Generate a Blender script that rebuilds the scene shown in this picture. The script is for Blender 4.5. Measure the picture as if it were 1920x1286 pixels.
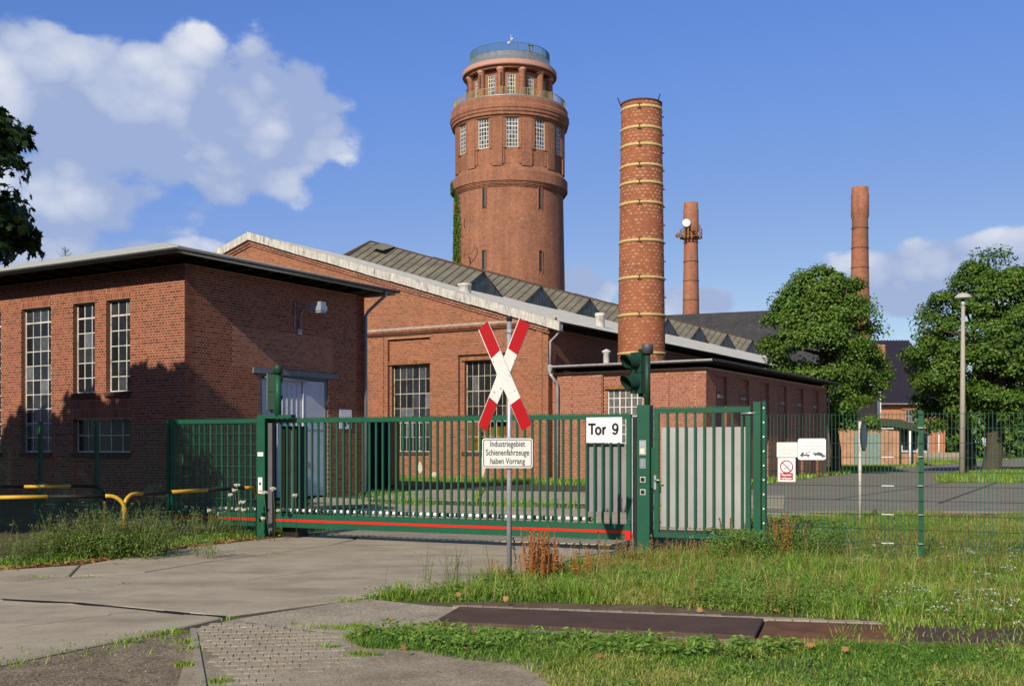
import bpy, math, random
import numpy as np
from mathutils import Vector, Matrix

for _o in list(bpy.data.objects):
    bpy.data.objects.remove(_o)
SC = bpy.context.scene
COL = SC.collection
R = math.radians
rng = np.random.default_rng(7)
random.seed(7)

# ------------------------------------------------------------------ camera
FPX, HOR, CZ = 2050.0, 839.0, 1.6        # focal length and horizon in photo pixels, eye height
cam_d = bpy.data.cameras.new('camera')
cam_d.sensor_width = 36.0
cam_d.lens = FPX / 1920.0 * 36.0
cam_d.shift_y = (HOR - 643.0) / 1920.0
cam_d.clip_start, cam_d.clip_end = 0.1, 3000.0
cam = bpy.data.objects.new('camera', cam_d)
cam.location = (0, 0, CZ)
cam.rotation_euler = (R(90), 0, 0)
COL.objects.link(cam)
SC.camera = cam

# ------------------------------------------------------------------ sun and sky
SUN = Vector((0.415, 0.917, -0.575)).normalized()      # direction the light travels
EL = math.asin(-SUN.z)
AZ = math.atan2(-SUN.x, -SUN.y)
sun_d = bpy.data.lights.new('sun', 'SUN')
sun_d.energy = 5.0
sun_d.angle = R(0.53)
sun_d.color = (1.0, 0.89, 0.72)
sun = bpy.data.objects.new('sun', sun_d)
sun.rotation_euler = SUN.to_track_quat('-Z', 'Y').to_euler()
sun.location = (-20, -40, 40)
COL.objects.link(sun)

W = bpy.data.worlds.new('World')
SC.world = W
W.use_nodes = True
wt = W.node_tree
wt.nodes.clear()
def wn(t, **k):
    n = wt.nodes.new(t)
    for a, b in k.items():
        setattr(n, a, b)
    return n
def wm(op, a, b=None, c=None, clamp=False):
    n = wn('ShaderNodeMath', operation=op, use_clamp=clamp)
    for i, v in enumerate((a, b, c)):
        if v is None:
            continue
        if isinstance(v, (int, float)):
            n.inputs[i].default_value = v
        else:
            wt.links.new(v, n.inputs[i])
    return n.outputs[0]
sky = wn('ShaderNodeTexSky', sky_type='NISHITA')
sky.sun_disc = False
sky.sun_elevation = EL
sky.sun_rotation = AZ % (2 * math.pi)
sky.altitude = 50
sky.air_density, sky.dust_density, sky.ozone_density = 1.0, 0.35, 3.5
tc = wn('ShaderNodeTexCoord')
sx = wn('ShaderNodeSeparateXYZ')
wt.links.new(tc.outputs['Generated'], sx.inputs[0])
az = wm('ARCTAN2', sx.outputs[0], sx.outputs[1])
el = wm('ARCSINE', sx.outputs[2])
cxyz = wn('ShaderNodeCombineXYZ')
wt.links.new(az, cxyz.inputs[0])
wt.links.new(wm('MULTIPLY', el, 1.35), cxyz.inputs[1])
def wnoise(scale, detail, rough, off, dist=0.0):
    mp = wn('ShaderNodeMapping')
    mp.inputs['Location'].default_value = (off, off * 0.37, off * 0.11)
    wt.links.new(cxyz.outputs[0], mp.inputs[0])
    n = wn('ShaderNodeTexNoise')
    n.inputs['Scale'].default_value = scale
    n.inputs['Detail'].default_value = detail
    n.inputs['Roughness'].default_value = rough
    n.inputs['Distortion'].default_value = dist
    wt.links.new(mp.outputs[0], n.inputs['Vector'])
    return n.outputs[0]
def blob(px, py, rx, ry, amp):                          # one cloud bank, by compass direction and height
    a0 = math.atan((px - 960) / FPX)
    e0 = math.atan((HOR - py) / FPX * math.cos(a0))
    da = wm('DIVIDE', wm('SUBTRACT', az, a0), rx / FPX)
    de = wm('DIVIDE', wm('SUBTRACT', el, e0), ry / FPX)
    d2 = wm('ADD', wm('MULTIPLY', da, da), wm('MULTIPLY', de, de))
    return wm('ADD', wm('MULTIPLY', wm('SUBTRACT', 1.0, d2, clamp=False), abs(amp) if amp > 0 else 0.25), 0.0 if amp > 0 else -0.22)
banks = [(250, 230, 330, 175, 1.0), (470, 215, 190, 130, 0.9), (40, 110, 260, 85, 0.75), (60, 360, 300, 130, 0.7), (380, 340, 200, 90, 0.6),
         (290, 440, 90, 50, 0.42), (340, 465, 170, 28, 0.6), (500, 440, 40, 16, 0.5), (590, 445, 35, 15, 0.3),
         (1090, 540, 70, 50, 1.1), (1280, 575, 130, 42, 1.0), (1800, 515, 250, 80, 1.15), (1700, 560, 170, 50, 0.9),
         (1905, 470, 120, 40, 0.9)]
fld = None
for b in banks:
    v = blob(*b)
    fld = v if fld is None else wm('MAXIMUM', fld, v)
# scattered fair-weather clouds carry on all round the compass outside the frame
outside = wm('SUBTRACT', wnoise(2.2, 3, 0.5, 11.3), 0.67)
outside = wm('MULTIPLY', outside, 5.0)
away = wm('GREATER_THAN', wm('ABSOLUTE', az), 0.55)
outside = wm('SUBTRACT', wm('MULTIPLY', outside, away), wm('SUBTRACT', 1.0, away))
fld = wm('MAXIMUM', fld, wm('SUBTRACT', outside, 0.22))
fld = wm('MAXIMUM', fld, -1.2)
def wvor(scale, off, detail=2.0, smooth=0.35):
    mp = wn('ShaderNodeMapping')
    mp.inputs['Location'].default_value = (off, off * 0.37, off * 0.11)
    nz_ = wn('ShaderNodeTexNoise')
    nz_.inputs['Scale'].default_value = scale * 0.9
    nz_.inputs['Detail'].default_value = 3
    ad = wn('ShaderNodeVectorMath', operation='MULTIPLY_ADD')
    wt.links.new(cxyz.outputs[0], nz_.inputs['Vector'])
    wt.links.new(nz_.outputs['Color'], ad.inputs[0])
    ad.inputs[1].default_value = (0.55 / scale,) * 3
    wt.links.new(cxyz.outputs[0], ad.inputs[2])
    wt.links.new(ad.outputs[0], mp.inputs[0])
    v = wn('ShaderNodeTexVoronoi', feature='F1')
    v.inputs['Scale'].default_value = scale
    v.inputs['Detail'].default_value = detail
    v.inputs['Roughness'].default_value = 0.5
    v.inputs['Lacunarity'].default_value = 2.3
    wt.links.new(mp.outputs[0], v.inputs['Vector'])
    return wm('SUBTRACT', 0.5, v.outputs['Distance'])
n1 = wnoise(7.0, 6, 0.55, 3.1)
n2 = wnoise(30.0, 5, 0.6, 8.7)
vb = wvor(13.0, 2.3, 1.0)
nz = wm('ADD', wm('MULTIPLY', wm('SUBTRACT', n1, 0.5), 1.3), wm('MULTIPLY', wm('SUBTRACT', n2, 0.5), 0.85))
nz = wm('ADD', nz, wm('MULTIPLY', vb, 0.95))
dens = wm('ADD', wm('ADD', fld, nz), 0.22)
mr = wn('ShaderNodeMapRange', interpolation_type='SMOOTHSTEP')
mr.inputs['From Min'].default_value = 0.10
mr.inputs['From Max'].default_value = 0.46
wt.links.new(dens, mr.inputs['Value'])
alpha = wm('MULTIPLY', mr.outputs[0], 0.90)
ramp = wn('ShaderNodeValToRGB')
ramp.color_ramp.elements[0].position = 0.30
ramp.color_ramp.elements[0].color = (0.36, 0.45, 0.68, 1)
ramp.color_ramp.elements[1].position = 0.74
ramp.color_ramp.elements[1].color = (0.82, 0.84, 0.89, 1)
n3 = wnoise(6.0, 5, 0.55, 5.9)
shade = wm('ADD', wm('ADD', n3, wm('MULTIPLY', vb, 0.6)), wm('MULTIPLY', wm('SUBTRACT', n2, 0.44), 0.3))
wt.links.new(shade, ramp.inputs[0])
skys = wn('ShaderNodeVectorMath', operation='SCALE')
skys.inputs['Scale'].default_value = 0.10
wt.links.new(sky.outputs[0], skys.inputs[0])
skyc = wn('ShaderNodeRGBCurve')
for ch, pts in ((0, ((0.15, 0.13), (0.30, 0.28))), (1, ((0.27, 0.27), (0.50, 0.44))), (2, ((0.25, 0.24), (0.485, 0.70), (0.76, 0.78)))):
    cv = skyc.mapping.curves[ch]
    for q in pts:
        cv.points.new(*q)
skyc.mapping.update()
wt.links.new(skys.outputs[0], skyc.inputs['Color'])
mixc = wn('ShaderNodeMix', data_type='RGBA')
wt.links.new(alpha, mixc.inputs[0])
wt.links.new(skyc.outputs[0], mixc.inputs[6])
wt.links.new(ramp.outputs[0], mixc.inputs[7])
bg = wn('ShaderNodeBackground')
bg.inputs[1].default_value = 1.0
wt.links.new(mixc.outputs[2], bg.inputs[0])
wo = wn('ShaderNodeOutputWorld')
wt.links.new(bg.outputs[0], wo.inputs[0])

SC.view_settings.view_transform = 'Standard'
SC.view_settings.look = 'None'
SC.view_settings.exposure = 0.0
SC.view_settings.gamma = 1.0
SC.view_settings.use_curve_mapping = False
SC.cycles.use_denoising = True
SC.cycles.max_bounces = 6
SC.cycles.transparent_max_bounces = 12
SC.cycles.sample_clamp_indirect = 6.0

# ------------------------------------------------------------------ helpers
TH = R(31.2)
U = np.array((math.sin(TH), math.cos(TH), 0.0))        # the buildings' depth direction
Wd = np.array((math.cos(TH), -math.sin(TH), 0.0))      # the buildings' width direction, to the right and nearer
UP = np.array((0, 0, 1.0))
def P(px, py, Y):                                       # the point seen at a photo pixel at depth Y
    return np.array(((px - 960) / FPX * Y, Y, CZ - (py - HOR) / FPX * Y))
def G(px, py):                                          # the ground point seen at a photo pixel
    Y = CZ * FPX / (py - HOR)
    return np.array(((px - 960) / FPX * Y, Y, 0.0))
def V3(*a):
    return np.array(a, float)

class MB:
    def __init__(s):
        s.v, s.f, s.m, s.sm = [], [], [], []
    def add(s, vs, fs, mi=0, smooth=False):
        o = len(s.v)
        s.v.extend([tuple(map(float, p)) for p in vs])
        for f in fs:
            s.f.append(tuple(o + i for i in f)); s.m.append(mi); s.sm.append(smooth)
        return s
    def corners(s, c, mi=0):                            # 8 corners: bottom ring then top ring
        return s.add(c, [(0, 3, 2, 1), (4, 5, 6, 7), (0, 1, 5, 4), (1, 2, 6, 5), (2, 3, 7, 6), (3, 0, 4, 7)], mi)
    def box(s, x0, x1, y0, y1, z0, z1, mi=0):
        return s.corners([(x0, y0, z0), (x1, y0, z0), (x1, y1, z0), (x0, y1, z0), (x0, y0, z1), (x1, y0, z1), (x1, y1, z1), (x0, y1, z1)], mi)
    def fbox(s, F, s0, s1, z0, z1, d0, d1, mi=0):       # a box in a wall's own frame: along, up, outward
        p = lambda a, d, z: F.p(a, z, d)
        return s.corners([p(s0, d0, z0), p(s1, d0, z0), p(s1, d1, z0), p(s0, d1, z0), p(s0, d0, z1), p(s1, d0, z1), p(s1, d1, z1), p(s0, d1, z1)], mi)
    def tube(s, pts, r, n=8, mi=0, caps=True, smooth=True):
        pts = [np.array(p, float) for p in pts]
        rs = r if isinstance(r, (list, tuple, np.ndarray)) else [r] * len(pts)
        o = len(s.v)
        prev = None
        for i, p in enumerate(pts):
            d = pts[min(i + 1, len(pts) - 1)] - pts[max(i - 1, 0)]
            d = d / (np.linalg.norm(d) + 1e-9)
            ref = prev if prev is not None else (UP if abs(d[2]) < 0.9 else V3(1, 0, 0))
            a = np.cross(d, ref)
            if np.linalg.norm(a) < 1e-4:
                a = np.cross(d, V3(1, 0, 0.2))
            a /= np.linalg.norm(a)
            b = np.cross(a, d)
            prev = b
            for k in range(n):
                t = 2 * math.pi * k / n
                s.v.append(tuple(p + rs[i] * (math.cos(t) * a + math.sin(t) * b)))
        for i in range(len(pts) - 1):
            for k in range(n):
                k2 = (k + 1) % n
                s.f.append((o + i * n + k, o + i * n + k2, o + (i + 1) * n + k2, o + (i + 1) * n + k)); s.m.append(mi); s.sm.append(smooth)
        if caps:
            s.f.append(tuple(o + k for k in range(n))[::-1]); s.m.append(mi); s.sm.append(False)
            s.f.append(tuple(o + (len(pts) - 1) * n + k for k in range(n))); s.m.append(mi); s.sm.append(False)
        return s
    def lathe(s, c, prof, n=48, mi=0, smooth=True, a0=0.0, a1=2 * math.pi):
        o = len(s.v)
        full = abs(a1 - a0 - 2 * math.pi) < 1e-6
        m = n if full else n + 1
        for (r, z) in prof:
            for k in range(m):
                t = a0 + (a1 - a0) * k / n
                s.v.append((c[0] + r * math.cos(t), c[1] + r * math.sin(t), c[2] + z))
        for i in range(len(prof) - 1):
            for k in range(n):
                k2 = (k + 1) % m
                s.f.append((o + i * m + k, o + i * m + k2, o + (i + 1) * m + k2, o + (i + 1) * m + k)); s.m.append(mi); s.sm.append(smooth)
        return s
    def arcbox(s, c, r0, r1, a0, a1, z0, z1, n=6, mi=0):
        vs, fs = [], []
        for k in range(n + 1):
            t = a0 + (a1 - a0) * k / n
            cx, cy = math.cos(t), math.sin(t)
            for r, z in ((r0, z0), (r1, z0), (r1, z1), (r0, z1)):
                vs.append((c[0] + r * cx, c[1] + r * cy, c[2] + z))
        for k in range(n):
            for j in range(4):
                j2 = (j + 1) % 4
                fs.append((k * 4 + j, k * 4 + j2, k * 4 + 4 + j2, k * 4 + 4 + j))
        fs.append((0, 1, 2, 3)); fs.append((n * 4 + 3, n * 4 + 2, n * 4 + 1, n * 4))
        return s.add(vs, fs, mi)
    def extrude(s, poly, off, mi=0):                    # a flat outline and its thickness vector
        n = len(poly)
        poly = [np.array(p, float) for p in poly]
        vs = poly + [p + off for p in poly]
        fs = [tuple(range(n))[::-1], tuple(range(n, 2 * n))] + [(i, (i + 1) % n, n + (i + 1) % n, n + i) for i in range(n)]
        return s.add(vs, fs, mi)
    def mesh(s, name, mats, org=(0, 0, 0)):
        me = bpy.data.meshes.new(name)
        o = np.array(org, float)
        me.from_pydata([tuple(np.array(p) - o) for p in s.v], [], s.f)
        for m in (mats if isinstance(mats, (list, tuple)) else [mats]):
            me.materials.append(m)
        me.polygons.foreach_set('material_index', s.m)
        me.polygons.foreach_set('use_smooth', s.sm)
        me.update()
        return me
    def build(s, name, mats, parent=None, **tags):
        return link(name, s.mesh(name, mats, org_of(parent)), parent, **tags)

def org_of(parent):
    o = np.zeros(3)
    while parent is not None:
        o = o + np.array(parent.location)
        parent = parent.parent
    return o
def link(name, me, parent=None, loc=None, rz=None, **tags):
    ob = bpy.data.objects.new(name, me)
    COL.objects.link(ob)
    if parent is not None:
        ob.parent = parent
    if loc is not None:
        ob.location = loc
    if rz is not None:
        ob.rotation_euler[2] = rz
    for k, v in tags.items():
        ob['category' if k == 'cat' else k] = v
    return ob
def thing(name, label, cat, loc=(0, 0, 0), group=None):
    ob = link(name, None, None, loc=tuple(map(float, loc)), label=label, cat=cat)
    ob.empty_display_size = 0.2
    if group:
        ob['group'] = group
    return ob
def np_mesh(name, V, F, mats, smooth=False):
    me = bpy.data.meshes.new(name)
    V = np.ascontiguousarray(V, np.float32); F = np.ascontiguousarray(F, np.int32)
    k = F.shape[1]
    me.vertices.add(len(V)); me.vertices.foreach_set('co', V.ravel())
    me.loops.add(F.size); me.loops.foreach_set('vertex_index', F.ravel())
    me.polygons.add(len(F)); me.polygons.foreach_set('loop_start', np.arange(0, F.size, k, dtype=np.int32))
    for m in (mats if isinstance(mats, (list, tuple)) else [mats]):
        me.materials.append(m)
    me.polygons.foreach_set('use_smooth', np.full(len(F), bool(smooth)))
    me.update(calc_edges=True)
    return me

class Frame:                                            # a wall's frame: origin, along, outward
    def __init__(s, o, a, n):
        s.o, s.a, s.n = np.array(o, float), np.array(a, float), np.array(n, float)
        s.ang = math.atan2(s.a[1], s.a[0])
    def p(s, a, z, d=0.0):
        return s.o + a * s.a + d * s.n + z * UP

# ------------------------------------------------------------------ materials
def new_mat(name):
    m = bpy.data.materials.new(name)
    m.use_nodes = True
    nt = m.node_tree
    b = nt.nodes['Principled BSDF']
    b.inputs['Specular IOR Level'].default_value = 0.3
    return m, nt, b
def nd(nt, t, **k):
    n = nt.nodes.new(t)
    for a, b in k.items():
        setattr(n, a, b)
    return n
def ramp_of(nt, fac, stops):
    r = nd(nt, 'ShaderNodeValToRGB')
    e = r.color_ramp.elements
    while len(e) < len(stops):
        e.new(0.5)
    for i, (p, c) in enumerate(stops):
        e[i].position = p
        e[i].color = tuple(c) + (1,)
    nt.links.new(fac, r.inputs[0])
    return r.outputs[0]
def noise_of(nt, scale, detail=4, rough=0.55, vec=None, stretch=None):
    n = nd(nt, 'ShaderNodeTexNoise')
    n.inputs['Scale'].default_value = scale
    n.inputs['Detail'].default_value = detail
    n.inputs['Roughness'].default_value = rough
    if vec is None:
        vec = nd(nt, 'ShaderNodeNewGeometry').outputs['Position']
    if stretch:
        mp = nd(nt, 'ShaderNodeMapping')
        mp.inputs['Scale'].default_value = stretch
        nt.links.new(vec, mp.inputs[0])
        vec = mp.outputs[0]
    nt.links.new(vec, n.inputs['Vector'])
    return n.outputs[0]
def mixcol(nt, fac, a, b, mode='MIX'):
    n = nd(nt, 'ShaderNodeMix', data_type='RGBA', blend_type=mode)
    for i, v in ((0, fac), (6, a), (7, b)):
        if isinstance(v, (int, float)):
            n.inputs[i].default_value = v
        elif isinstance(v, tuple):
            n.inputs[i].default_value = v + (1,)
        else:
            nt.links.new(v, n.inputs[i])
    return n.outputs[2]
def add_bump(nt, b, h, strength=0.3, dist=0.01):
    bp = nd(nt, 'ShaderNodeBump')
    bp.inputs['Strength'].default_value = strength
    bp.inputs['Distance'].default_value = dist
    nt.links.new(h, bp.inputs['Height'])
    nt.links.new(bp.outputs[0], b.inputs['Normal'])
def plain(name, col, rough=0.6, metal=0.0, var=0.12, scale=6.0, dirt=None, dirt_amt=0.4, bump=0.0, spec=None, stretch=None, dscale=2.0):
    m, nt, b = new_mat(name)
    c = tuple(col)
    n1 = noise_of(nt, scale, 6, 0.6, stretch=stretch)
    lo = tuple(max(0, x * (1 - var)) for x in c); hi = tuple(min(1, x * (1 + var)) for x in c)
    out = ramp_of(nt, n1, [(0.3, lo), (0.7, hi)])
    if dirt is not None:
        n2 = noise_of(nt, dscale, 8, 0.7, stretch=stretch)
        f = ramp_of(nt, n2, [(0.5, (0, 0, 0)), (0.72, (dirt_amt,) * 3)])
        out = mixcol(nt, f, out, tuple(dirt))
    nt.links.new(out, b.inputs['Base Color'])
    b.inputs['Roughness'].default_value = rough
    b.inputs['Metallic'].default_value = metal
    if spec is not None:
        b.inputs['Specular IOR Level'].default_value = spec
    if bump:
        add_bump(nt, b, n1, bump)
    return m
def brick_piece(name, stops, stain=0.35, stain_col=(0.05, 0.04, 0.035)):   # for bricks that are pieces of their own
    m, nt, b = new_mat(name)
    g = nd(nt, 'ShaderNodeNewGeometry')
    oi = nd(nt, 'ShaderNodeObjectInfo')
    s = nd(nt, 'ShaderNodeMath', operation='ADD')
    nt.links.new(g.outputs['Random Per Island'], s.inputs[0]); nt.links.new(oi.outputs['Random'], s.inputs[1])
    fr = nd(nt, 'ShaderNodeMath', operation='FRACT')
    nt.links.new(s.outputs[0], fr.inputs[0])
    c = ramp_of(nt, fr.outputs[0], stops)
    f = ramp_of(nt, noise_of(nt, 45, 3), [(0.3, (0.82,) * 3), (0.7, (1.12,) * 3)])
    c = mixcol(nt, 1.0, c, f, 'MULTIPLY')
    big = ramp_of(nt, noise_of(nt, 0.55, 6, 0.65), [(0.46, (0, 0, 0)), (0.75, (stain,) * 3)])
    c = mixcol(nt, big, c, stain_col)
    nt.links.new(c, b.inputs['Base Color'])
    b.inputs['Roughness'].default_value = 0.85
    return m
def brick_flat(name, c1, c2, mortar, bw=0.25, rh=0.077, cyl=None, msize=0.012, stain=0.3, stain_col=(0.06, 0.045, 0.04), fleck=None):   # for walls too far off to tell the bricks apart
    m, nt, b = new_mat(name)
    g = nd(nt, 'ShaderNodeNewGeometry')
    sp = nd(nt, 'ShaderNodeSeparateXYZ')
    nt.links.new(g.outputs['Position'], sp.inputs[0])
    def mth(op, a, bb=0.0):
        n = nd(nt, 'ShaderNodeMath', operation=op)
        for i, v in ((0, a), (1, bb)):
            if isinstance(v, (int, float)):
                n.inputs[i].default_value = v
            else:
                nt.links.new(v, n.inputs[i])
        return n.outputs[0]
    if cyl is not None:
        al = mth('MULTIPLY', mth('ARCTAN2', mth('SUBTRACT', sp.outputs[1], cyl[1]), mth('SUBTRACT', sp.outputs[0], cyl[0])), cyl[2])
    else:
        al = mth('ADD', sp.outputs[0], sp.outputs[1])
    cb = nd(nt, 'ShaderNodeCombineXYZ')
    nt.links.new(al, cb.inputs[0]); nt.links.new(sp.outputs[2], cb.inputs[1])
    br = nd(nt, 'ShaderNodeTexBrick')
    br.inputs['Scale'].default_value = 1.0
    br.inputs['Color1'].default_value = tuple(c1) + (1,)
    br.inputs['Color2'].default_value = tuple(c2) + (1,)
    br.inputs['Mortar'].default_value = tuple(mortar) + (1,)
    br.inputs['Mortar Size'].default_value = msize
    br.inputs['Mortar Smooth'].default_value = 0.2
    br.inputs['Brick Width'].default_value = bw
    br.inputs['Row Height'].default_value = rh
    nt.links.new(cb.outputs[0], br.inputs['Vector'])
    big = ramp_of(nt, noise_of(nt, 0.35, 8, 0.7), [(0.42, (0, 0, 0)), (0.75, (stain,) * 3)])
    c = mixcol(nt, big, br.outputs[0], stain_col)
    if fleck:
        fk = ramp_of(nt, noise_of(nt, fleck[0], 2, 0.5, stretch=(1, 1, 1.8)), [(0.53, (0, 0, 0)), (0.66, (fleck[1],) * 3)])
        c = mixcol(nt, fk, c, fleck[2])
        fk = ramp_of(nt, noise_of(nt, fleck[0] * 1.3, 2, 0.5, stretch=(1.1, 0.9, 2.0)), [(0.55, (0, 0, 0)), (0.68, (fleck[1],) * 3)])
        c = mixcol(nt, fk, c, (0.12, 0.042, 0.028))
    f = ramp_of(nt, noise_of(nt, 2.2, 9, 0.8), [(0.3, (0.72,) * 3), (0.7, (1.28,) * 3)])
    c = mixcol(nt, 1.0, c, f, 'MULTIPLY')
    f = ramp_of(nt, noise_of(nt, 0.5, 6, 0.6, stretch=(1.6, 1.6, 0.12)), [(0.35, (0.8,) * 3), (0.65, (1.08,) * 3)])
    c = mixcol(nt, 1.0, c, f, 'MULTIPLY')
    nt.links.new(c, b.inputs['Base Color'])
    b.inputs['Roughness'].default_value = 0.88
    return m
def leafy(name, stops, trans=0.35, rough=0.5, spec=0.25, patch=None):
    m, nt, b = new_mat(name)
    g = nd(nt, 'ShaderNodeNewGeometry')
    c = ramp_of(nt, g.outputs['Random Per Island'], stops)
    if patch is not None:
        f = ramp_of(nt, noise_of(nt, patch[0], 4, 0.6), [(0.42, (0, 0, 0)), (0.62, (patch[1],) * 3)])
        c = mixcol(nt, f, c, patch[2])
    nt.links.new(c, b.inputs['Base Color'])
    b.inputs['Roughness'].default_value = rough
    b.inputs['Specular IOR Level'].default_value = spec
    tr = nd(nt, 'ShaderNodeBsdfTranslucent')
    tcol = mixcol(nt, 1.0, c, (1.0, 1.0, 0.45), 'MULTIPLY')
    nt.links.new(tcol, tr.inputs[0])
    mx = nd(nt, 'ShaderNodeMixShader')
    mx.inputs[0].default_value = trans
    out = nt.nodes['Material Output']
    nt.links.new(b.outputs[0], mx.inputs[1]); nt.links.new(tr.outputs[0], mx.inputs[2]); nt.links.new(mx.outputs[0], out.inputs[0])
    return m
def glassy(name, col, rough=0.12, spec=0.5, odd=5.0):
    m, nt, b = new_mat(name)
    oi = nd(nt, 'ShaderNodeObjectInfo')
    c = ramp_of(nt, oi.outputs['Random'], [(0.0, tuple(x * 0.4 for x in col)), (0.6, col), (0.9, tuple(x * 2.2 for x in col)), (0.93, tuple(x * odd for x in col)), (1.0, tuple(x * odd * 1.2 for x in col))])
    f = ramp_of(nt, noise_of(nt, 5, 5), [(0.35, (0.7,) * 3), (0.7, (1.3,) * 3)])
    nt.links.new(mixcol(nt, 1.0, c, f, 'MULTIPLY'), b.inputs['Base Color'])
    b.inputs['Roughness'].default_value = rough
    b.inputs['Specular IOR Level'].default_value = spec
    return m

M = {}
RED = [(0.0, (0.13, 0.034, 0.019)), (0.22, (0.21, 0.050, 0.026)), (0.55, (0.265, 0.068, 0.034)), (0.82, (0.305, 0.090, 0.046)), (1.0, (0.115, 0.040, 0.028))]
M['brick_l'] = brick_piece('brick_red_brown', RED, 0.2)
M['brick_h'] = brick_piece('brick_orange_red', [(0.0, (0.18, 0.060, 0.034)), (0.3, (0.275, 0.090, 0.047)), (0.7, (0.345, 0.122, 0.062)), (1.0, (0.20, 0.074, 0.044))], 0.45)
M['brick_a'] = brick_piece('brick_pink_red', [(0.0, (0.20, 0.058, 0.036)), (0.3, (0.28, 0.085, 0.052)), (0.7, (0.345, 0.115, 0.068)), (1.0, (0.22, 0.075, 0.048))], 0.3)
M['brick_c'] = brick_piece('brick_chimney', [(0.0, (0.285, 0.088, 0.040)), (0.2, (0.31, 0.096, 0.043)), (0.6, (0.335, 0.106, 0.047)), (0.9, (0.35, 0.115, 0.052)), (1.0, (0.29, 0.09, 0.044))], 0.55)
M['brick_infill'] = brick_piece('brick_infill', [(0.0, (0.24, 0.082, 0.055)), (0.5, (0.33, 0.115, 0.075)), (1.0, (0.40, 0.15, 0.10))], 0.1)
M['mortar_l'] = plain('mortar_pale', (0.42, 0.285, 0.18), 0.95, var=0.2)
M['mortar_h'] = plain('mortar_tan', (0.40, 0.235, 0.13), 0.95, var=0.25)
M['mortar_a'] = plain('mortar_grey_pink', (0.47, 0.32, 0.215), 0.95, var=0.2)
M['reveal'] = brick_flat('brick_reveal', (0.30, 0.09, 0.05), (0.24, 0.07, 0.04), (0.4, 0.28, 0.18))
M['tower'] = brick_flat('tower_brick', (0.31, 0.112, 0.058), (0.20, 0.070, 0.040), (0.38, 0.20, 0.125), msize=0.014, cyl=(-0.38, 173.0, 8.6), stain=0.5, stain_col=(0.15, 0.065, 0.04), fleck=(5.5, 0.55, (0.50, 0.25, 0.14)))
M['far_brick'] = brick_flat('far_brick', (0.46, 0.165, 0.075), (0.38, 0.13, 0.06), (0.50, 0.32, 0.2), stain=0.15)
M['shed_brick'] = brick_flat('shed_brick', (0.50, 0.235, 0.13), (0.43, 0.19, 0.10), (0.55, 0.38, 0.26), stain=0.1)
M['far_stack'] = brick_flat('far_stack_brick', (0.36, 0.125, 0.07), (0.30, 0.10, 0.055), (0.40, 0.22, 0.14), cyl=(28.0, 165.0, 1.2), stain=0.5)
M['ring_pink'] = plain('tower_render_pink', (0.50, 0.27, 0.21), 0.85)
M['zinc'] = plain('zinc_roof', (0.34, 0.36, 0.37), 0.42, 0.6, var=0.2, scale=1.5)
M['gutter'] = plain('gutter_zinc', (0.10, 0.11, 0.12), 0.55, 0.3, var=0.2)
M['gutter_pale'] = plain('gutter_pale_zinc', (0.42, 0.44, 0.46), 0.5, 0.3, var=0.2, dirt=(0.12, 0.08, 0.06), dirt_amt=0.5)
M['pipe'] = plain('downpipe_zinc', (0.22, 0.25, 0.29), 0.5, 0.4, var=0.15)
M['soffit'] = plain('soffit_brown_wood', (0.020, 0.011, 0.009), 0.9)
M['felt'] = plain('roof_felt_pale', (0.42, 0.43, 0.40), 0.9, var=0.08)
M['tar'] = plain('tarred_roof', (0.035, 0.035, 0.037), 0.9, var=0.3)
M['fibre'] = plain('fibre_cement_white', (0.60, 0.58, 0.53), 0.9, var=0.15, dirt=(0.13, 0.125, 0.11), dirt_amt=0.8, dscale=1.6, stretch=(1.6, 1.6, 1.0))
M['verge'] = plain('verge_weathered_white', (0.50, 0.475, 0.425), 0.92, var=0.25, scale=5, dirt=(0.10, 0.095, 0.085), dirt_amt=0.9, dscale=3.5, stretch=(1.5, 1.5, 0.35))
M['wire_glass'] = plain('wired_glass_grey', (0.165, 0.155, 0.118), 0.55, var=0.3, scale=1.2, spec=0.3)
M['wire_glass_side'] = plain('lantern_end_sheet', (0.085, 0.11, 0.105), 0.6, 0.2, var=0.35, scale=2.0)
M['rust_bar'] = plain('rusty_glazing_bar', (0.085, 0.052, 0.040), 0.8, var=0.3)
M['rust'] = plain('rusty_steel', (0.24, 0.10, 0.04), 0.85, var=0.4, dirt=(0.42, 0.28, 0.14), dirt_amt=0.6, dscale=5)
M['rust_frame'] = plain('rusty_white_frame', (0.48, 0.43, 0.34), 0.7, var=0.2, dirt=(0.17, 0.075, 0.03), dirt_amt=1.0, dscale=2.6)
M['white_frame'] = plain('worn_white_frame', (0.66, 0.65, 0.61), 0.6, var=0.15, dirt=(0.22, 0.15, 0.09), dirt_amt=0.8, dscale=2.0)
M['glass'] = glassy('old_window_glass', (0.022, 0.025, 0.027), 0.22, 0.35)
M['glass_tower'] = glassy('tower_window_glass', (0.06, 0.08, 0.11), 0.15, 0.5, 1.6)
M['sill'] = plain('sill_dark_brick', (0.075, 0.04, 0.032), 0.85, var=0.3)
M['steel_beam'] = plain('painted_beam_grey', (0.15, 0.18, 0.20), 0.6)
M['door'] = plain('door_pale_blue_grey', (0.50, 0.53, 0.60), 0.55, var=0.06, dirt=(0.25, 0.27, 0.3), dirt_amt=0.35)
M['door_w'] = plain('door_edge_white', (0.75, 0.75, 0.74), 0.5)
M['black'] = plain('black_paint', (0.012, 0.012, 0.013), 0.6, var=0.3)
M['green'] = plain('gate_green_paint', (0.007, 0.083, 0.043), 0.5, var=0.12, scale=3, spec=0.3, dirt=(0.03, 0.09, 0.055), dirt_amt=0.3)
M['dkgreen'] = plain('signal_dark_green', (0.016, 0.052, 0.036), 0.5, var=0.15)
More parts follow.
